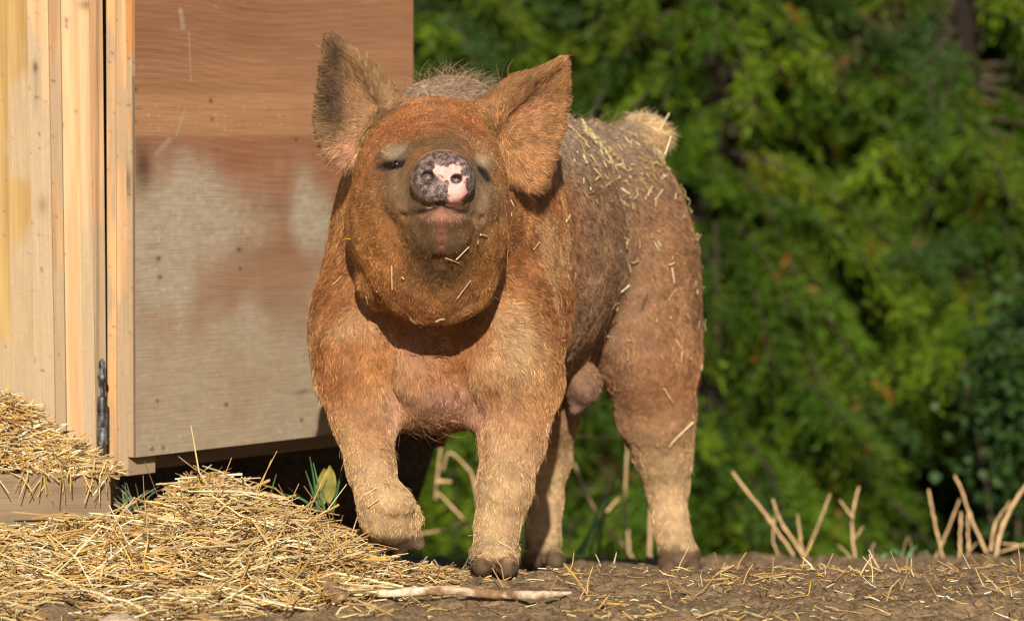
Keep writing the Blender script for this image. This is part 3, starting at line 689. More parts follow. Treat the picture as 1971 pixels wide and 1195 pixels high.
for (px, py, yd, r, c, a) in ((768, 318, -.22, (.042, .06, .038), lin(112, 92, 72), 1.0), (764, 293, -.22, (.026, .05, .014), lin(158, 142, 118), .8), (926, 312, -.24, (.022, .05, .014), lin(164, 148, 122), .85),
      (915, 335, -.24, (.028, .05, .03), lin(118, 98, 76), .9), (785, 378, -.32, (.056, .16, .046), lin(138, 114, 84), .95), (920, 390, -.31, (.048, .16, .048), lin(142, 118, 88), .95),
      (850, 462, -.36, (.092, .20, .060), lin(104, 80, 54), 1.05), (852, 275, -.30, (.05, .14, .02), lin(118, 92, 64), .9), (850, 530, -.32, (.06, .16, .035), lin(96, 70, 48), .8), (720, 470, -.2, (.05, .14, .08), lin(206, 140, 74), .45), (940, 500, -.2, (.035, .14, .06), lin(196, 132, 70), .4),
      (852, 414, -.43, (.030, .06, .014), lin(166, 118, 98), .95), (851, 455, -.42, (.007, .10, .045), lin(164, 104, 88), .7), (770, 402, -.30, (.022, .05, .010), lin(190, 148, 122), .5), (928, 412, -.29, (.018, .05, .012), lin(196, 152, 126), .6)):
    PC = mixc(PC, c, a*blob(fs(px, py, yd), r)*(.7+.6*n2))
for qs in EYEQ:
    for a_, b_ in zip(qs[:-1], qs[1:]):
        for tt in (0, .5, 1): PC = mixc(PC, lin(30, 24, 22), blob(a_*(1-tt)+b_*tt, (.0115, .02, .0085), 4)*.97)
for a_, b_ in zip(mouth[:-1], mouth[1:]):
    for tt in (0, .33, .66, 1): PC = mixc(PC, lin(58, 36, 32), blob(a_*(1-tt)+b_*tt, (.0055, .02, .0042), 4)*.95)
# chest skin
PC = mixc(PC, PNK*.92, .75*np.maximum.reduce([blob(W(845, 770, -.03), (.075, .1, .035)), blob(W(805, 680, -.04), (.03, .08, .08))*.7, blob(W(758, 790, -.0), (.022, .06, .05)), blob(W(915, 790, .0), (.03, .06, .04))])*(.45+.8*n2))
PC = mixc(PC, lin(132, 102, 96), blob(W(1124, 762, .74), (.045, .08, .045), 4)*.9)
PC = mixc(PC, lin(214, 176, 120), blob(W(1245, 262, 1.2), (.06, .06, .05), 4)*.9)
# ears
def inpoly(poly, px, py):
    s = np.zeros(len(px), bool); n = len(poly)
    for i in range(n):
        (x1, y1), (x2, y2) = poly[i], poly[(i+1) % n]
        k = ((y1 > py) != (y2 > py)); s ^= k & (px < (x2-x1)*(py-y1)/((y2-y1) or 1e-9)+x1)
    return s
ppx, ppy, _ = proj(PV)
grow = lambda poly, s: [(np.mean([p[0] for p in poly])+(p[0]-np.mean([q[0] for q in poly]))*s, np.mean([p[1] for p in poly])+(p[1]-np.mean([q[1] for q in poly]))*s) for p in poly]
earl = inpoly(grow(EARL, 1.06), ppx, ppy) & (y < .08) & (y > -.115); earr = inpoly(grow(EARR, 1.06), ppx, ppy) & (y < .04) & (y > -.115)
inn = sst(.5, .1, n1)
PC = np.where(earl[:, None], mixc(mixc(np.tile(lin(154, 118, 82), (len(PV), 1)), lin(80, 64, 50), np.maximum(blob(W(640, 190, -.03), (.03, .1, .07)), blob(W(645, 110, -.05), (.02, .1, .04)))*1.0), lin(196, 140, 112), blob(W(672, 290, -.03), (.025, .1, .018))*.8+blob(W(690, 215, 0), (.03, .1, .03))*.25), PC)
PC = np.where(earr[:, None], mixc(mixc(np.tile(lin(164, 118, 76), (len(PV), 1)), lin(208, 146, 116), blob(W(1022, 212, -.0), (.022, .1, .018))*.9), lin(116, 82, 48), blob(W(1000, 165, -.06), (.07, .1, .022))*.7), PC)
hoofm = sst(.040, .028, z-np.where(y > .4, -.088*y, np.where(x < -.12, .04, 0))); PC = mixc(PC, lin(104, 84, 64), hoofm*.85)
mudf = sst(.10, .02, zr)*sst(.42, .6, fbm(PV*34+9, 3)); PC = mixc(PC, lin(112, 88, 64), mudf*.85)
PC = PC*(.72+.46*n3)[:, None]*(.78+.4*n2)[:, None]
# snout: mottled black and pink bare skin
SNC = W(853, 352, -.45)
snd = blob(SNC, (.068, .05, .058), 8)*sst(-.002, .002, z-(W(851, 394, -.45)[2]-.36*np.abs(x-W(851, 400, -.45)[0])))
def disc_blob(px, py, rx, ry): return np.exp(-(((ppx-px)/rx)**2+((ppy-py)/ry)**2)**1.2)*(y < -.38)
pink = np.maximum.reduce([blob(W(872, 336, -.46), (.036, .05, .018)), blob(W(882, 368, -.46), (.024, .05, .026)), blob(W(880, 395, -.46), (.026, .05, .010)), blob(W(824, 341, -.45), (.010, .05, .010))*.5, blob(W(848, 328, -.46), (.016, .05, .010)), blob(W(830, 402, -.45), (.02, .05, .006))*.75])
dark2 = np.maximum.reduce([blob(W(894, 331, -.45), (.008, .05, .007)), blob(W(907, 360, -.45), (.010, .05, .012)), blob(W(905, 384, -.45), (.010, .05, .010)), blob(W(848, 362, -.46), (.013, .05, .014))])
pink = pink-.75*dark2+.35*(fbm(PV*150, 2)-.5); pink = np.maximum(pink, .33*blob(W(853, 403, -.45), (.045, .05, .007)))
for q in (NOSL, NOSR): pink = pink-2.2*blob(q+FW*.012+np.array([0, 0, .002]), (.011, .011, .009), 4)
V_snout, V_pink = snd, pink
SKIN = PC.copy()
SKIN = PC*np.where(snd > .3, 1, .72)[:, None]  # fur-covered skin painted darker, as shade between the hairs
pig_me = mesh_fast('pig', PV, PF, SKIN, extra={'snout': V_snout, 'pink': V_pink})
m, t, b = newmat('pig_skin'); N, L = t.nodes, t.links
at = N.new('ShaderNodeAttribute'); at.attribute_name = 'Col'
asn = N.new('ShaderNodeAttribute'); asn.attribute_name = 'snout'; apk = N.new('ShaderNodeAttribute'); apk.attribute_name = 'pink'
tc = N.new('ShaderNodeTexCoord')
def noise(sc, det=4):
    n = N.new('ShaderNodeTexNoise'); n.inputs['Scale'].default_value = sc; n.inputs['Detail'].default_value = det; L.new(tc.outputs['Object'], n.inputs['Vector']); return n.outputs['Fac']
def mth(op, a, b_=None):
    n = N.new('ShaderNodeMath'); n.operation = op
    for i, v in enumerate((a, b_)):
        if v is None: continue
        if isinstance(v, (int, float)): n.inputs[i].default_value = v
        else: L.new(v, n.inputs[i])
    return n.outputs[0]
def mr(v, a, b_, c=0, d=1):
    n = N.new('ShaderNodeMapRange'); L.new(v, n.inputs[0])
    for i, q in enumerate((a, b_, c, d)): n.inputs[i+1].default_value = q
    return n.outputs[0]
def mixn(f, a, b_):
    n = N.new('ShaderNodeMix'); n.data_type = 'RGBA'; L.new(f, n.inputs[0])
    for i, v in ((6, a), (7, b_)):
        if isinstance(v, tuple): n.inputs[i].default_value = v
        else: L.new(v, n.inputs[i])
    return n.outputs[2]
c4 = lambda *c: tuple(lin(*c))+(1,)
nA, nB, nC = noise(110, 7), noise(420, 4), noise(900, 2)
pk = mth('ADD', apk.outputs['Fac'], mth('MULTIPLY', mth('SUBTRACT', nA, .5), .95))
pkm = mr(pk, .36, .56)
darkc = mixn(mr(mth('ADD', mth('MULTIPLY', nA, .5), mth('MULTIPLY', nB, .5)), .44, .64), c4(62, 50, 46), c4(158, 132, 124))
pinkc = mixn(mr(nB, .3, .7), c4(214, 152, 144), c4(238, 190, 178))
snc = mixn(pkm, darkc, pinkc)
topm = mr(asn.outputs['Fac'], .35, .6)
base = mixn(topm, at.outputs['Color'], snc)
L.new(base, b.inputs['Base Color'])
L.new(mr(asn.outputs['Fac'], .3, .6, .8, .42), b.inputs['Roughness'])
b.inputs['Specular IOR Level'].default_value = .25
b.inputs['Subsurface Weight'].default_value = .0
bp = N.new('ShaderNodeBump'); bp.inputs['Strength'].default_value = .5; bp.inputs['Distance'].default_value = .0015
L.new(mth('ADD', nB, nC), bp.inputs['Height']); L.new(bp.outputs[0], b.inputs['Normal'])
pig = obj('pig', pig_me, m, label='rust-brown pig with a raised muddy snout stepping beside the shed door', category='pig')
# eyes
me_ = newmat('eye'); me_[2].inputs['Base Color'].default_value = c4(30, 20, 16); me_[2].inputs['Roughness'].default_value = .08
for e in EYES:
    V, Fq = lathe([(.0085*math.sin(q), -.0085*math.cos(q)) for q in np.linspace(0, math.pi, 12)], 16)
    put(obj('eye', mesh_fast('eye', V+e+FW*.0028, Fq), me_[0]), pig)

# fur: short strands following the lie of the coat
tri = np.concatenate([PF[:, [0, 1, 2]], PF[:, [0, 2, 3]]])
ar = .5*np.linalg.norm(np.cross(PV[tri[:, 1]]-PV[tri[:, 0]], PV[tri[:, 2]]-PV[tri[:, 0]]), axis=1)
isear = earl | earr
hd_m = np.clip(head, 0, 1)
bare = np.clip(snd*3, 0, 1)
bare = np.maximum(bare, blob(W(1124, 765, .74), (.045, .08, .05), 6)*.9)
bare = np.maximum(bare, .65*np.maximum(blob(W(845, 765, -.03), (.06, .1, .03)), blob(W(800, 680, -.04), (.02, .08, .06))))
bare = np.maximum(bare, np.maximum.reduce([blob(e, .016, 6) for e in EYES])); bare = np.maximum(bare, np.maximum.reduce([.45*blob(e, .034, 4) for e in EYES]))
bare = np.maximum(bare, .08*blob(W(852, 400, -.38), (.10, .12, .075), 4)); bare = np.maximum(bare, blob(W(852, 408, -.41), (.022, .05, .012), 4)*.9)
zf = z-np.where(y > .4, -.088*y, np.where(x < -.12, .04, 0)); bare = np.maximum(bare, .93*sst(.040, .026, zf))
densv = (1-bare)*np.where(y > .55, .65, 1.0)*np.where(hd_m > .3, 1.5, 1)*np.where(isear, 1.6, 1)*np.where(PN[:, 1] > .5, .45, 1)
dens = densv[tri].mean(1)
lenv = .0085+.0035*n1
lenv = np.where(hd_m > .3, .0065+.0025*n1, lenv); lenv = np.where(z < .3, .0068, lenv); lenv = np.where(isear, .009, lenv)
crown_m = (y < .14) & (z > .66) & ~isear; lenv = np.where(crown_m, .0065, lenv); lenv = np.where((y >= .14) & (z > .70) & ~isear, .008, lenv)
lenv = lenv+.012*blob(W(1020, 960, .0), (.03, .05, .06))+.014*blob(W(1255, 250, 1.2), (.08, .08, .05), 4)+.016*blob(W(840, 820, .05), (.09, .12, .03))+.012*blob(W(1030, 365, -.05), (.04, .06, .02))+.010*blob(W(640, 315, -.05), (.05, .06, .03))
lenv = lenv*(1-.65*np.clip(blob(W(853, 375, -.38), .13, 4), 0, 1))
flow = np.tile(d_axis*.65+np.array([0, 0, -.6]), (len(PV), 1))
lw_ = sst(.42, .25, z)[:, None]; flow = flow*(1-lw_)+np.array([.05, .1, -1.0])*lw_
fh = unit(PV-np.array(W(853, 350, -.50)))+np.array([0, .15, -.15]); fh[z > W(853, 300, -.3)[2]] += np.array([0, .5, .0])
flow = np.where((hd_m > .25)[:, None], fh, flow)
flow = np.where(crown_m[:, None] & (z > .70)[:, None], np.array([0, 1., -.1]), flow)
flow = np.where(earl[:, None], unit(PV-W(755, 235, -.05))+np.array([0, 0, .1]), flow); flow = np.where(earr[:, None], unit(PV-W(935, 250, -.05)), flow)
def fur(n, lens, radius, lift, seed, wts=None, jit=.28):
    r = np.random.default_rng(seed); p = ar*dens if wts is None else ar*wts[tri].mean(1)
    cs = np.cumsum(p); ti = np.searchsorted(cs, r.random(n)*cs[-1]); ti = np.minimum(ti, len(tri)-1)
    u, v = r.random(n), r.random(n); fl = u+v > 1; u[fl] = 1-u[fl]; v[fl] = 1-v[fl]; bw = np.stack([1-u-v, u, v], -1)
    g = lambda A: (A[tri[ti]]*(bw if A.ndim == 1 else bw[..., None])).sum(1)
    P, Nn, Fl, Ln, Cl = g(PV), unit(g(PN)), g(flow), g(lens), g(PC)
    # tufts: neighbours share a bend
    cl = np.stack([vn(P*110+k*11)-.5 for k in range(3)], -1)*.8+np.stack([vn(P*28+k*7)-.5 for k in range(3)], -1)*.7
    Fl = unit(Fl)+cl+r.normal(0, jit, (n, 3)); Fl = unit(Fl-Nn*(Fl*Nn).sum(1, keepdims=True))
    Ln = Ln*(.55+.75*r.random(n))*(.7+.6*vn(P*60))
    lf = (lift*(.6+.8*r.random(n)))[:, None]
    P0 = P-Nn*.0012
    P1 = P+(Nn*lf*1.1+Fl*.8)*Ln[:, None]*.34
    P2 = P+(Nn*lf*.9+Fl)*Ln[:, None]*.68
    P3 = P+(Nn*lf*.7+Fl+r.normal(0, .06, (n, 3)))*Ln[:, None]
    tone = (.50+.95*r.random((n, 1))**1.3)*(.72+.56*vn(P*80)[:, None])*(.85+.3*vn(P*24)[:, None])
    Cc = Cl*tone*1.12
    gold = (r.random((n, 1)) < .16); Cc = np.where(gold, Cc*.5+lin(224, 176, 112)*.5*np.clip(Cl.mean(1, keepdims=True)/.2, .4, 1.2), Cc)
    return np.stack([P0, P1, P2, P3], 1), Cc, np.full(n, radius)*(.7+.6*r.random(n))
sets = [fur(360000, lenv, .00026, .13, 1)]
ridge = blob(W(930, 165, .25), (.14, .22, .05), 3)+.25*blob(W(820, 182, -.0), (.08, .08, .025))+.6*blob(W(1200, 225, 1.0), (.1, .15, .05)); ridge = ridge*(PN[:, 2] > .2)
sets.append(fur(450, np.full(len(PV), .034), .00020, .9, 2, ridge, .5))
rd = np.random.default_rng(9)
PC0 = PC; PC = PC*1.55+.02; sets.append(fur(34000, lenv*1.3, .00032, .14, 21, None, .25)); PC = PC0*.38; sets.append(fur(30000, lenv*1.25, .00031, .13, 22, None, .25)); PC = PC0
tl_ = blob(W(1245, 258, 1.19), (.06, .07, .05), 4); PC = mixc(PC, lin(226, 200, 156), tl_); sets.append(fur(900, np.full(len(PV), .022), .00026, .6, 31, tl_, .5)); PC = PC0
sets.append(fur(3000, lenv*1.9, .00018, .5, 3, densv*(1-hd_m)*~crown_m*(z < .72), .4))
SP = np.concatenate([s[0] for s in sets]); SC = np.concatenate([s[1] for s in sets]); SR = np.concatenate([s[2] for s in sets])
cu = bpy.data.hair_curves.new('fur'); cu.add_curves([4]*len(SP))
cu.attributes['position'].data.foreach_set('vector', SP.astype(np.float32).ravel())
ra = cu.attributes.get('radius') or cu.attributes.new('radius', 'FLOAT', 'POINT')
ra.data.foreach_set('value', (SR[:, None]*np.array([1, .95, .75, .25])).astype(np.float32).ravel())
ca = cu.attributes.new('Col', 'FLOAT_COLOR', 'CURVE'); cc = np.ones((len(SP), 4), np.float32); cc[:, :3] = SC; ca.data.foreach_set('color', cc.ravel())
m, t, b = newmat('pig_fur'); at = t.nodes.new('ShaderNodeAttribute'); at.attribute_name = 'Col'
t.links.new(at.outputs['Color'], b.inputs['Base Color']); b.inputs['Roughness'].default_value = .45; b.inputs['Specular IOR Level'].default_value = .15
tr = t.nodes.new('ShaderNodeBsdfTranslucent'); t.links.new(at.outputs['Color'], tr.inputs[0]); ms = t.nodes.new('ShaderNodeMixShader'); ms.inputs[0].default_value = .12
t.links.new(b.outputs[0], ms.inputs[1]); t.links.new(tr.outputs[0], ms.inputs[2]); t.links.new(ms.outputs[0], t.nodes['Material Output'].inputs['Surface'])
fo = bpy.data.objects.new('fur', cu); C.objects.link(fo); cu.materials.append(m); fo.parent = pig

# straw caught on the coat
r = np.random.default_rng(5)
wts = blob(W(1170, 300, .75), (.13, .35, .10), 3)*1.0+.20*blob(W(1240, 480, .9), (.14, .3, .2), 3)+.06*blob(W(1020, 560, .1), (.1, .2, .25), 3)+.05*blob(W(830, 520, -.2), (.12, .2, .10), 3)
wts = wts*(PN[:, 1] < .35)
p = ar*wts[tri].mean(1); cs = np.cumsum(p); n = 420; ti = np.searchsorted(cs, r.random(n)*cs[-1])
Cn = PV[tri[ti]].mean(1); Nn = PN[tri[ti]].mean(1); d = r.normal(size=(n, 3)); d = unit(d-Nn*(d*Nn).sum(1, keepdims=True)*.75)
L_ = (.006+.030*r.random(n)**2.2)[:, None]; Bs = Cn+Nn*.006
P = np.stack([Bs-d*L_/2, Bs+r.normal(0, 1, (n, 3))*L_*.07, Bs+d*L_/2], 1); Rr = np.repeat((.0006+.0009*r.random(n)**1.5)[:, None], 3, 1)
V, Fq, cc = tubes(P, Rr, 4, straw_cols(n, PW)*1.05)
obj('straw_bits', mesh_fast('straw_bits', V, Fq, cc, smooth=False), M_straw, kind='stuff', label='short chopped straw bits sprinkled over the back and flank of the pig', category='straw')
def pigstraw(pts, r_, lab, off=.008, bend=True):
    Q = []
    for (px, py) in pts:
        s = surf(px, py)
        if s is None: s = np.array(W(px, py, Q[-1][1] if Q else 0))
        else: s = s-FW*off
        Q.append(s)
    P, R = poly_tube(Q, [r_, r_*.7], 3 if len(Q) < 3 else 5); v, f, c = tubes(P[None], R[None], 4, STRAW[[3]]*1.05)
    obj('straw_stalk', mesh_fast('straw_stalk', v, f, c, smooth=False), M_straw, label=lab, category='straw', group='single straw stalks caught on the pig')
for a in (([(754, 512), (755, 558)], .0013, 'upright pale straw stalk on the left jowl of the pig'),
          ([(925, 452), (938, 455)], .0017, 'short thick pale straw stalk on the right cheek beside the mouth'),
          ([(878, 500), (892, 486), (903, 475)], .0014, 'yellow straw stalk slanting up to the right over the chin'),
          ([(858, 497), (884, 507)], .001, 'thin straw stalk lying nearly level across the middle of the chin'),
          ([(880, 575), (893, 557), (906, 540)], .0009, 'thin slanted straw stalk under the right side of the chin'),
          ([(705, 572), (708, 586)], .0012, 'tiny upright straw stalk at the lower left edge of the jowl'),
          ([(942, 555), (946, 570), (960, 576)], .0011, 'curled pale straw stalk hanging at the right edge of the jowl'),
          ([(1334, 812), (1310, 835), (1290, 852), (1288, 860)], .0022, 'long bent straw stalk across the outside of the hind leg'),
          ([(1278, 748), (1296, 776)], .0018, 'straight straw stalk on the lower thigh above the bent one'),
          ([(1293, 515), (1298, 545)], .0016, 'upright straw stalk in the middle of the thigh'),
          ([(1302, 655), (1312, 672)], .0018, 'small straw stalk on the outer thigh near its right edge'),
          ([(902, 1030), (925, 1024), (955, 1035), (985, 1055)], .0012, 'curved straw stalk wrapped across the planted front foot'),
          ([(702, 952), (725, 938)], .0014, 'short pale straw stalk on the knee of the lifted leg'),
          ([(708, 975), (730, 960)], .0013, 'short pale straw stalk just below the knee of the lifted leg'),
          ([(1210, 268), (1232, 280)], .0022, 'thick pale straw stalk on the rump in front of the tail'),
          ([(1240, 238), (1288, 262)], .002, 'pale straw stalk lying across the top of the tail tuft'),
          ([(1280, 298), (1292, 262)], .002, 'upright straw stalk at the right edge of the tail tuft'),
          ([(1258, 283), (1280, 303)], .0018, 'straw stalk hanging from the underside of the tail tuft'),
          ([(1270, 250), (1288, 218)], .0022, 'straw stalk poking up out of the tail tuft')):
    pigstraw(*a)

# ------------------------------------------------------------ dry stalks, weeds, sticks
def stalk_thing(name, stems, yd, col, label, cat, group=None, mat=None, sides=6, part='stem'):
    allp = np.concatenate([np.array([W(x, y, yd) for x, y in s[0]]) for s in stems]); base = allp[np.argmin(allp[:, 2])]
    t = empty(name, base, label=label, category=cat)
    if group: t['group'] = group
    for (pts, r0, r1) in stems:
        if yd > 3.05 and pts[0][1] > 1000:                 # rooted lower down, behind the crest of the bank
            (xa, ya), (xb, yb) = pts[0], pts[1]; q = (1215-ya)/(ya-yb); pts = [(xa+(xa-xb)*q*.4, 1215)]+list(pts)
        dz = rng.normal(0, .02)
        P = np.array([W(x, y, yd+dz+.015*i) for i, (x, y) in enumerate(pts)])
        P, R = poly_tube(P, np.linspace(r0, r1, len(pts))*.62, 16)
        P = P+rng.normal(0, .0007, P.shape); R = R*(1+.3*(rng.random(len(R))-.5)); R[::6] *= 1.3
        v, f, c = tubes(P[None], R[None], sides, np.asarray(col)[None]*rng.uniform(.7, 1.1), caps=(sides == 4))
        c = c*(.7+.6*fbm(v*np.array([150, 150, 40]), 3))[:, None]
        put(obj(part, mesh_fast(part, v, f, c), mat or M_stalk), t)
    return t
TAN = lin(206, 170, 124)
G = 'dry cut stalks along the crest of the bank'
stalk_thing('dry_stalk', [([(1528, 1068), (1470, 985), (1408, 907)], .006, .0045), ([(1547, 1070), (1500, 1000), (1487, 962)], .006, .004), ([(1503, 1078), (1487, 1040), (1491, 985)], .004, .003), ([(1546, 1070), (1534, 988)], .006, .004), ([(1550, 1070), (1575, 1010), (1598, 950)], .005, .0045)], 2.45, TAN, 'cluster of five dry stalks, one leaning far left, nearest the pig hind leg', 'stalk', G)
stalk_thing('dry_stalk', [([(1646, 1084), (1641, 1030), (1640, 990), (1653, 937)], .006, .004), ([(1641, 996), (1616, 962)], .004, .0025), ([(1647, 1035), (1661, 1012)], .004, .003)], 2.5, TAN*.95, 'single upright dry stalk with short side twigs, alone between two clusters', 'stalk', G)
stalk_thing('dry_stalk', [([(1820, 1092), (1800, 1010), (1787, 942)], .005, .004), ([(1794, 1090), (1820, 1030), (1848, 960)], .005, .004), ([(1905, 1075), (1870, 1000), (1850, 940), (1838, 915)], .006, .004), ([(1846, 1082), (1850, 985)], .005, .004), ([(1866, 1086), (1862, 990)], .005, .0035), ([(1838, 1092), (1880, 1045)], .005, .003)], 2.45, TAN, 'crossed cluster of dry stalks leaning against one another at the right', 'stalk', G)
stalk_thing('dry_stalk', [([(1913, 1090), (1925, 1020), (1950, 970), (1980, 925)], .008, .006), ([(1906, 1060), (1915, 1005), (1945, 965)], .005, .004), ([(1925, 1062), (1990, 1040)], .004, .004), ([(1930, 1045), (1990, 1052)], .003, .003)], 2.4, TAN*1.02, 'thick forked dry stalk at the right edge of the picture', 'stalk', G)
stalk_thing('dry_stalk', [([(1690, 1085), (1675, 1060), (1684, 1043)], .003, .002), ([(1640, 1075), (1614, 1048)], .003, .002), ([(1735, 1075), (1745, 1035), (1752, 1032), (1756, 1070)], .002, .002)], 2.3, TAN*.85, 'thin short curled dry stalk low on the crest between the upright stalks', 'stalk', G)
stalk_thing('dry_stalk', [([(1225, 1078), (1145, 985), (1104, 890)], .005, .004), ([(1106, 1070), (1150, 1005), (1194, 955)], .005, .0045), ([(1250, 1085), (1252, 980)], .008, .007), ([(1212, 1075), (1208, 1020)], .006, .005), ([(1095, 1072), (1100, 1010)], .006, .004)], 3.3, TAN*1.1, 'dry stalks crossing behind the pig, framed between its hind legs', 'stalk', G)
stalk_thing('dry_stalk', [([(925, 1030), (914, 915), (890, 890), (862, 862), (853, 905)], .005, .004), ([(925, 1040), (912, 1020), (880, 985), (843, 948)], .005, .004), ([(835, 1022), (865, 1020), (895, 1002)], .004, .003), ([(842, 925), (868, 927)], .006, .005), ([(838, 960), (845, 880), (856, 822)], .004, .005)], 3.2, TAN*1.1, 'bent dry stalks, framed between the pig front legs', 'stalk', G)
stalk_thing('dry_stalk', [([(1085, 838), (1150, 842), (1215, 839)], .005, .004), ([(1205, 1090), (1203, 960), (1208, 836)], .005, .004)], 3.0, TAN*.9, 'level dry stalk behind the pig, just under its belly pouch', 'stalk', G)
GR = lin(120, 150, 96)
def blades(name, bl, yd, label, cat, cols, wid=.004):
    allp = np.concatenate([np.array([W(x, y, yd) for x, y in s]) for s in bl]); base = allp[np.argmin(allp[:, 2])]
    t = empty(name, base, label=label, category=cat)
    for s in bl:
        P = np.array([W(x, y, yd+.01*rng.normal()) for x, y in s]); P, R = poly_tube(P, np.linspace(wid, wid*.25, len(s)), 9)
        sd = unit(np.cross(np.gradient(P, axis=0), np.array([.3, 1, .2])+.4*rng.normal(size=3)))
        up = np.array([0, -.3, .1])*R[:, None]*.6
        V = np.stack([P-sd*R[:, None], P+up, P+sd*R[:, None]], 1).reshape(-1, 3)
        i = np.arange(len(V)).reshape(-1, 3)
        Fq = np.concatenate([np.stack([i[:-1, a], i[:-1, a+1], i[1:, a+1], i[1:, a]], -1) for a in (0, 1)])
        put(obj('blade', mesh_fast('blade', V, Fq, np.tile(cols[rng.integers(len(cols))]*rng.uniform(.8, 1.2), (len(V), 1))), M_leaf), t)
    return t
GC = [lin(118, 150, 92), lin(96, 132, 70), lin(150, 160, 100)]
blades('grass_tuft', [[(1150, 1066), (1165, 970), (1206, 868)], [(1135, 1066), (1160, 990), (1190, 900)], [(1120, 1068), (1160, 960), (1195, 930)], [(1110, 1068), (1150, 1000), (1200, 965)]], 2.75, 'grey-green grass blades leaning right between the pig hind legs', 'grass', GC, .006)
blades('grass_tuft', [[(615, 985), (600, 940), (588, 905)], [(625, 985), (612, 930), (603, 890)], [(618, 985), (590, 965), (555, 938)], [(612, 985), (606, 930), (596, 878)], [(640, 985), (655, 915), (668, 880)], [(500, 985), (505, 945), (498, 915)], [(515, 985), (522, 945), (532, 912)], [(610, 985), (585, 960), (545, 950)]], .18, 'dark green grass blades growing from straw under the open door', 'grass', [lin(56, 92, 48), lin(80, 112, 64)], .003)
lf = W(625, 970, .2)
ylt = empty('yellow_leaf', lf, label='wilted yellow-green leaf standing under the door beside the pig foreleg', category='leaf')
gu, gv = np.meshgrid(np.linspace(-1, 1, 13), np.linspace(0, 1, 15)); wv = .018*np.sin(np.pi*(gv*.84+.1))**.6
V = np.stack([gu*wv+.006*gv, .006*np.cos(gu*2)+.004*np.sin(gv*9), gv*.066+.004*np.sin(gu*3)], -1).reshape(-1, 3)+lf
i = np.arange(len(V)).reshape(gu.shape); Fq = np.stack([i[:-1, :-1], i[:-1, 1:], i[1:, 1:], i[1:, :-1]], -1).reshape(-1, 4)
put(obj('blade', mesh_fast('leaf_blade', V, Fq, lin(160, 150, 78)*(.5+.7*fbm(V*160, 3))[:, None]), M_leaf), ylt)

# added dark board standing in for shade behind the door, and a brick
def rough_box(name, c, size, rz, col, mat, seed, **pr):
    n = [max(2, int(s/.012)) for s in size]; Vs = []; Fs = []; o = 0
    for ax in range(3):
        for sg in (-1, 1):
            a, b_ = [k for k in range(3) if k != ax]
            g = np.meshgrid(np.linspace(-.5, .5, n[a]), np.linspace(-.5, .5, n[b_])); P = np.zeros(g[0].shape+(3,)); P[..., a] = g[0]; P[..., b_] = g[1]; P[..., ax] = sg*.5
            P = P.reshape(-1, 3)*np.array(size); i = np.arange(len(P)).reshape(g[0].shape)+o
            Vs.append(P); q = np.stack([i[:-1, :-1], i[:-1, 1:], i[1:, 1:], i[1:, :-1]], -1).reshape(-1, 4); Fs.append(q); o += len(P)
    V = np.concatenate(Vs); V = V+.006*(np.stack([fbm(V*22+seed+k, 3) for k in range(3)], -1)-.5); V[:, 0] += .3*V[:, 2]
    cl = col*(.6+.8*fbm(V*np.array([6, 40, 40])+seed, 3))[:, None]
    cr, sr = math.cos(rz), math.sin(rz); Rm = np.array([[cr, -sr, 0], [sr, cr, 0], [0, 0, 1]])
    return obj(name, mesh_fast(name, V@Rm.T+np.asarray(c), np.concatenate(Fs), cl, smooth=False), mat, **pr)
rough_box('shade_filler', W(478, 925, 1.6), (.74, .05, .30), .1, lin(92, 72, 58), M_bark, 3, label='added dark board standing in for the deep shade behind the open door', category='shade_filler')
rough_box('brick', W(822, 842, 1.75), (.075, .05, .04), .3, lin(178, 92, 56), M_soil, 8, label='orange-red brick glimpsed in shade between the pig front legs', category='brick')

# stick, chunk, stone
def on_ground(px, py, up=0.):
    d = np.arange(6.9, 10.5, .004); P = CAM+d[:, None]*(FW+(px-CX)/F*np.array([1., 0, 0])-(py-CY)/F*UP)
    j = np.argmax(P[:, 2] < ground_h(P[:, 0], P[:, 1])+up); return P[j]
P, R = poly_tube([on_ground(x, y, .015) for x, y in ((668, 1137), (760, 1141), (860, 1136), (960, 1143), (1040, 1147), (1098, 1140))], [.004, .007, .0075, .0078, .007, .0025], 60)
R = R*(1+.25*(vn(np.stack([np.arange(60)*.35, np.zeros(60), np.zeros(60)], -1))-.5)); P = P+.004*(np.stack([fbm(np.stack([np.arange(60)*.12, np.full(60, k*5.), np.zeros(60)], -1), 3) for k in range(3)], -1)-.5)
v, f, c = tubes(P[None], R[None], 12, lin(212, 190, 160)[None], caps=False)
v[:, 2] = np.maximum(v[:, 2], 0) if False else v[:, 2]
wear = sst(.5, .62, fbm(v*np.array([16, 40, 40]), 4))[:, None]; c = c*(1-wear)+lin(140, 108, 78)*wear
obj('stick', mesh_fast('stick', v, f, c), M_bark, label='long peeled pale stick lying on the dirt before the pig', category='stick')
P, R = poly_tube([on_ground(616, 1112, .014), on_ground(634, 1135, .014), on_ground(660, 1156, .008)], [.010, .015, .011], 20); R[0] *= .3; R[-1] *= .3
v, f, c = tubes(P[None], R[None], 10, lin(172, 140, 104)[None], caps=False); v = v+.008*(np.stack([fbm(v*45+k, 3) for k in range(3)], -1)-.5)
obj('wood_chunk', mesh_fast('wood_chunk', v, f, c*(.7+.6*fbm(v*60, 3))[:, None]), M_bark, label='short broken chunk of wood at the left end of the stick', category='wood')
sc_ = on_ground(228, 1204, .0); a, b_ = np.meshgrid(np.linspace(0, 2*np.pi, 25)[:-1], np.linspace(.02, np.pi-.02, 16))
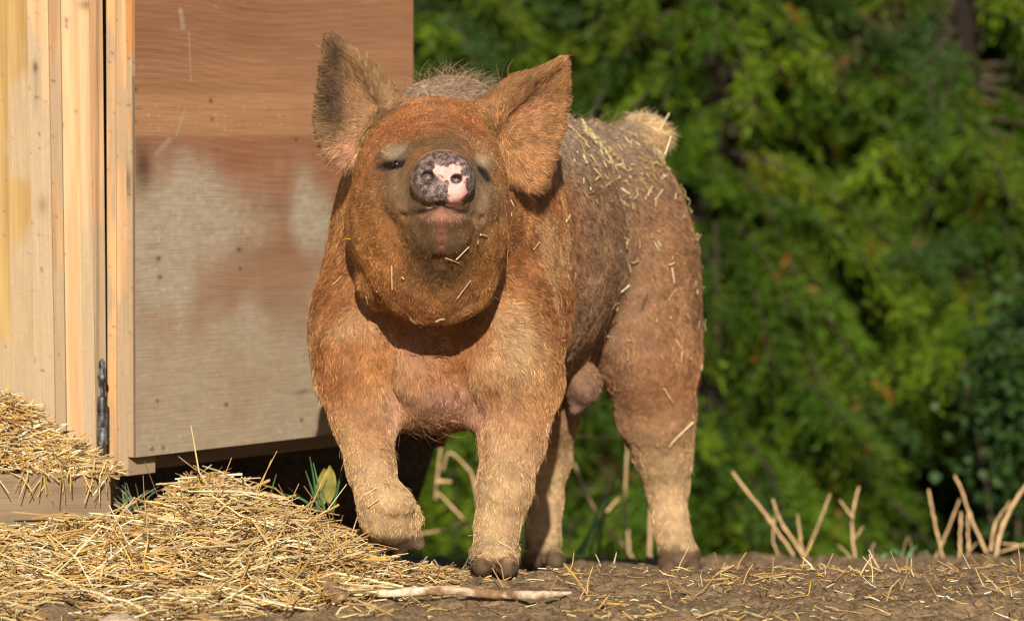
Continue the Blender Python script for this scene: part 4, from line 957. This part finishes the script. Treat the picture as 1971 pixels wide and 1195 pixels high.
V = np.stack([np.cos(a)*np.sin(b_)*.034, np.sin(a)*np.sin(b_)*.03, np.cos(b_)*.02], -1).reshape(-1, 3); V = V*(1+.15*(fbm(V*40, 3)-.5))[:, None]+sc_
i = np.arange(len(V)).reshape(a.shape); nx = np.roll(i, -1, 1); Fq = np.stack([i[:-1], i[1:], nx[1:], nx[:-1]], -1).reshape(-1, 4)
obj('stone', mesh_fast('stone', V, Fq, lin(182, 158, 130)*(.8+.4*fbm(V*70, 3))[:, None]), M_soil, label='smooth tan stone half buried in straw at the bottom edge', category='stone')
wb = []
for k in range(26):
    a_ = rng.uniform(-1.3, 1.3); l_ = rng.uniform(20, 52); x_ = 252+rng.uniform(-16, 22); wb.append([(x_, 985), (x_+l_*.5*math.sin(a_), 985-l_*.7), (x_+l_*1.1*math.sin(a_), 985-l_*(.9+.3*math.cos(a_)))])
blades('weed', wb, .13, 'dusty grey-green weed tuft at the corner where the door meets the sill', 'weed', [lin(120, 124, 92), lin(96, 104, 76)], .0022)
blades('weed', [[(355, 1200), (352, 1180), (366, 1160)], [(360, 1200), (372, 1185), (372, 1165)], [(350, 1200), (340, 1190), (330, 1178)]], -.68, 'small bright green weed in straw near the stone at the bottom edge', 'weed', [lin(90, 160, 80)], .008)
blades('weed', [[(932, 1180), (930, 1160), (932, 1142)], [(935, 1180), (936, 1165), (938, 1150)]], -.45, 'tiny green sprout in the dirt just below the stick', 'weed', [lin(110, 160, 70)], .0018)
blades('weed', [[(742, 1165), (735, 1158), (728, 1156)], [(745, 1165), (752, 1156), (758, 1158)], [(744, 1166), (746, 1154), (744, 1148)]], -.5, 'flat dusty green weed under the left half of the stick', 'weed', [lin(140, 150, 90)], .003)
blades('weed', [[(1745, 1080), (1730, 1062), (1715, 1058)], [(1750, 1080), (1752, 1060), (1765, 1050)], [(1690, 1085), (1700, 1068), (1712, 1066)], [(1755, 1082), (1775, 1070), (1785, 1060)]], 2.35, 'small blue-green weed on the crest between the stalk clusters', 'weed', [lin(110, 160, 110)], .006)
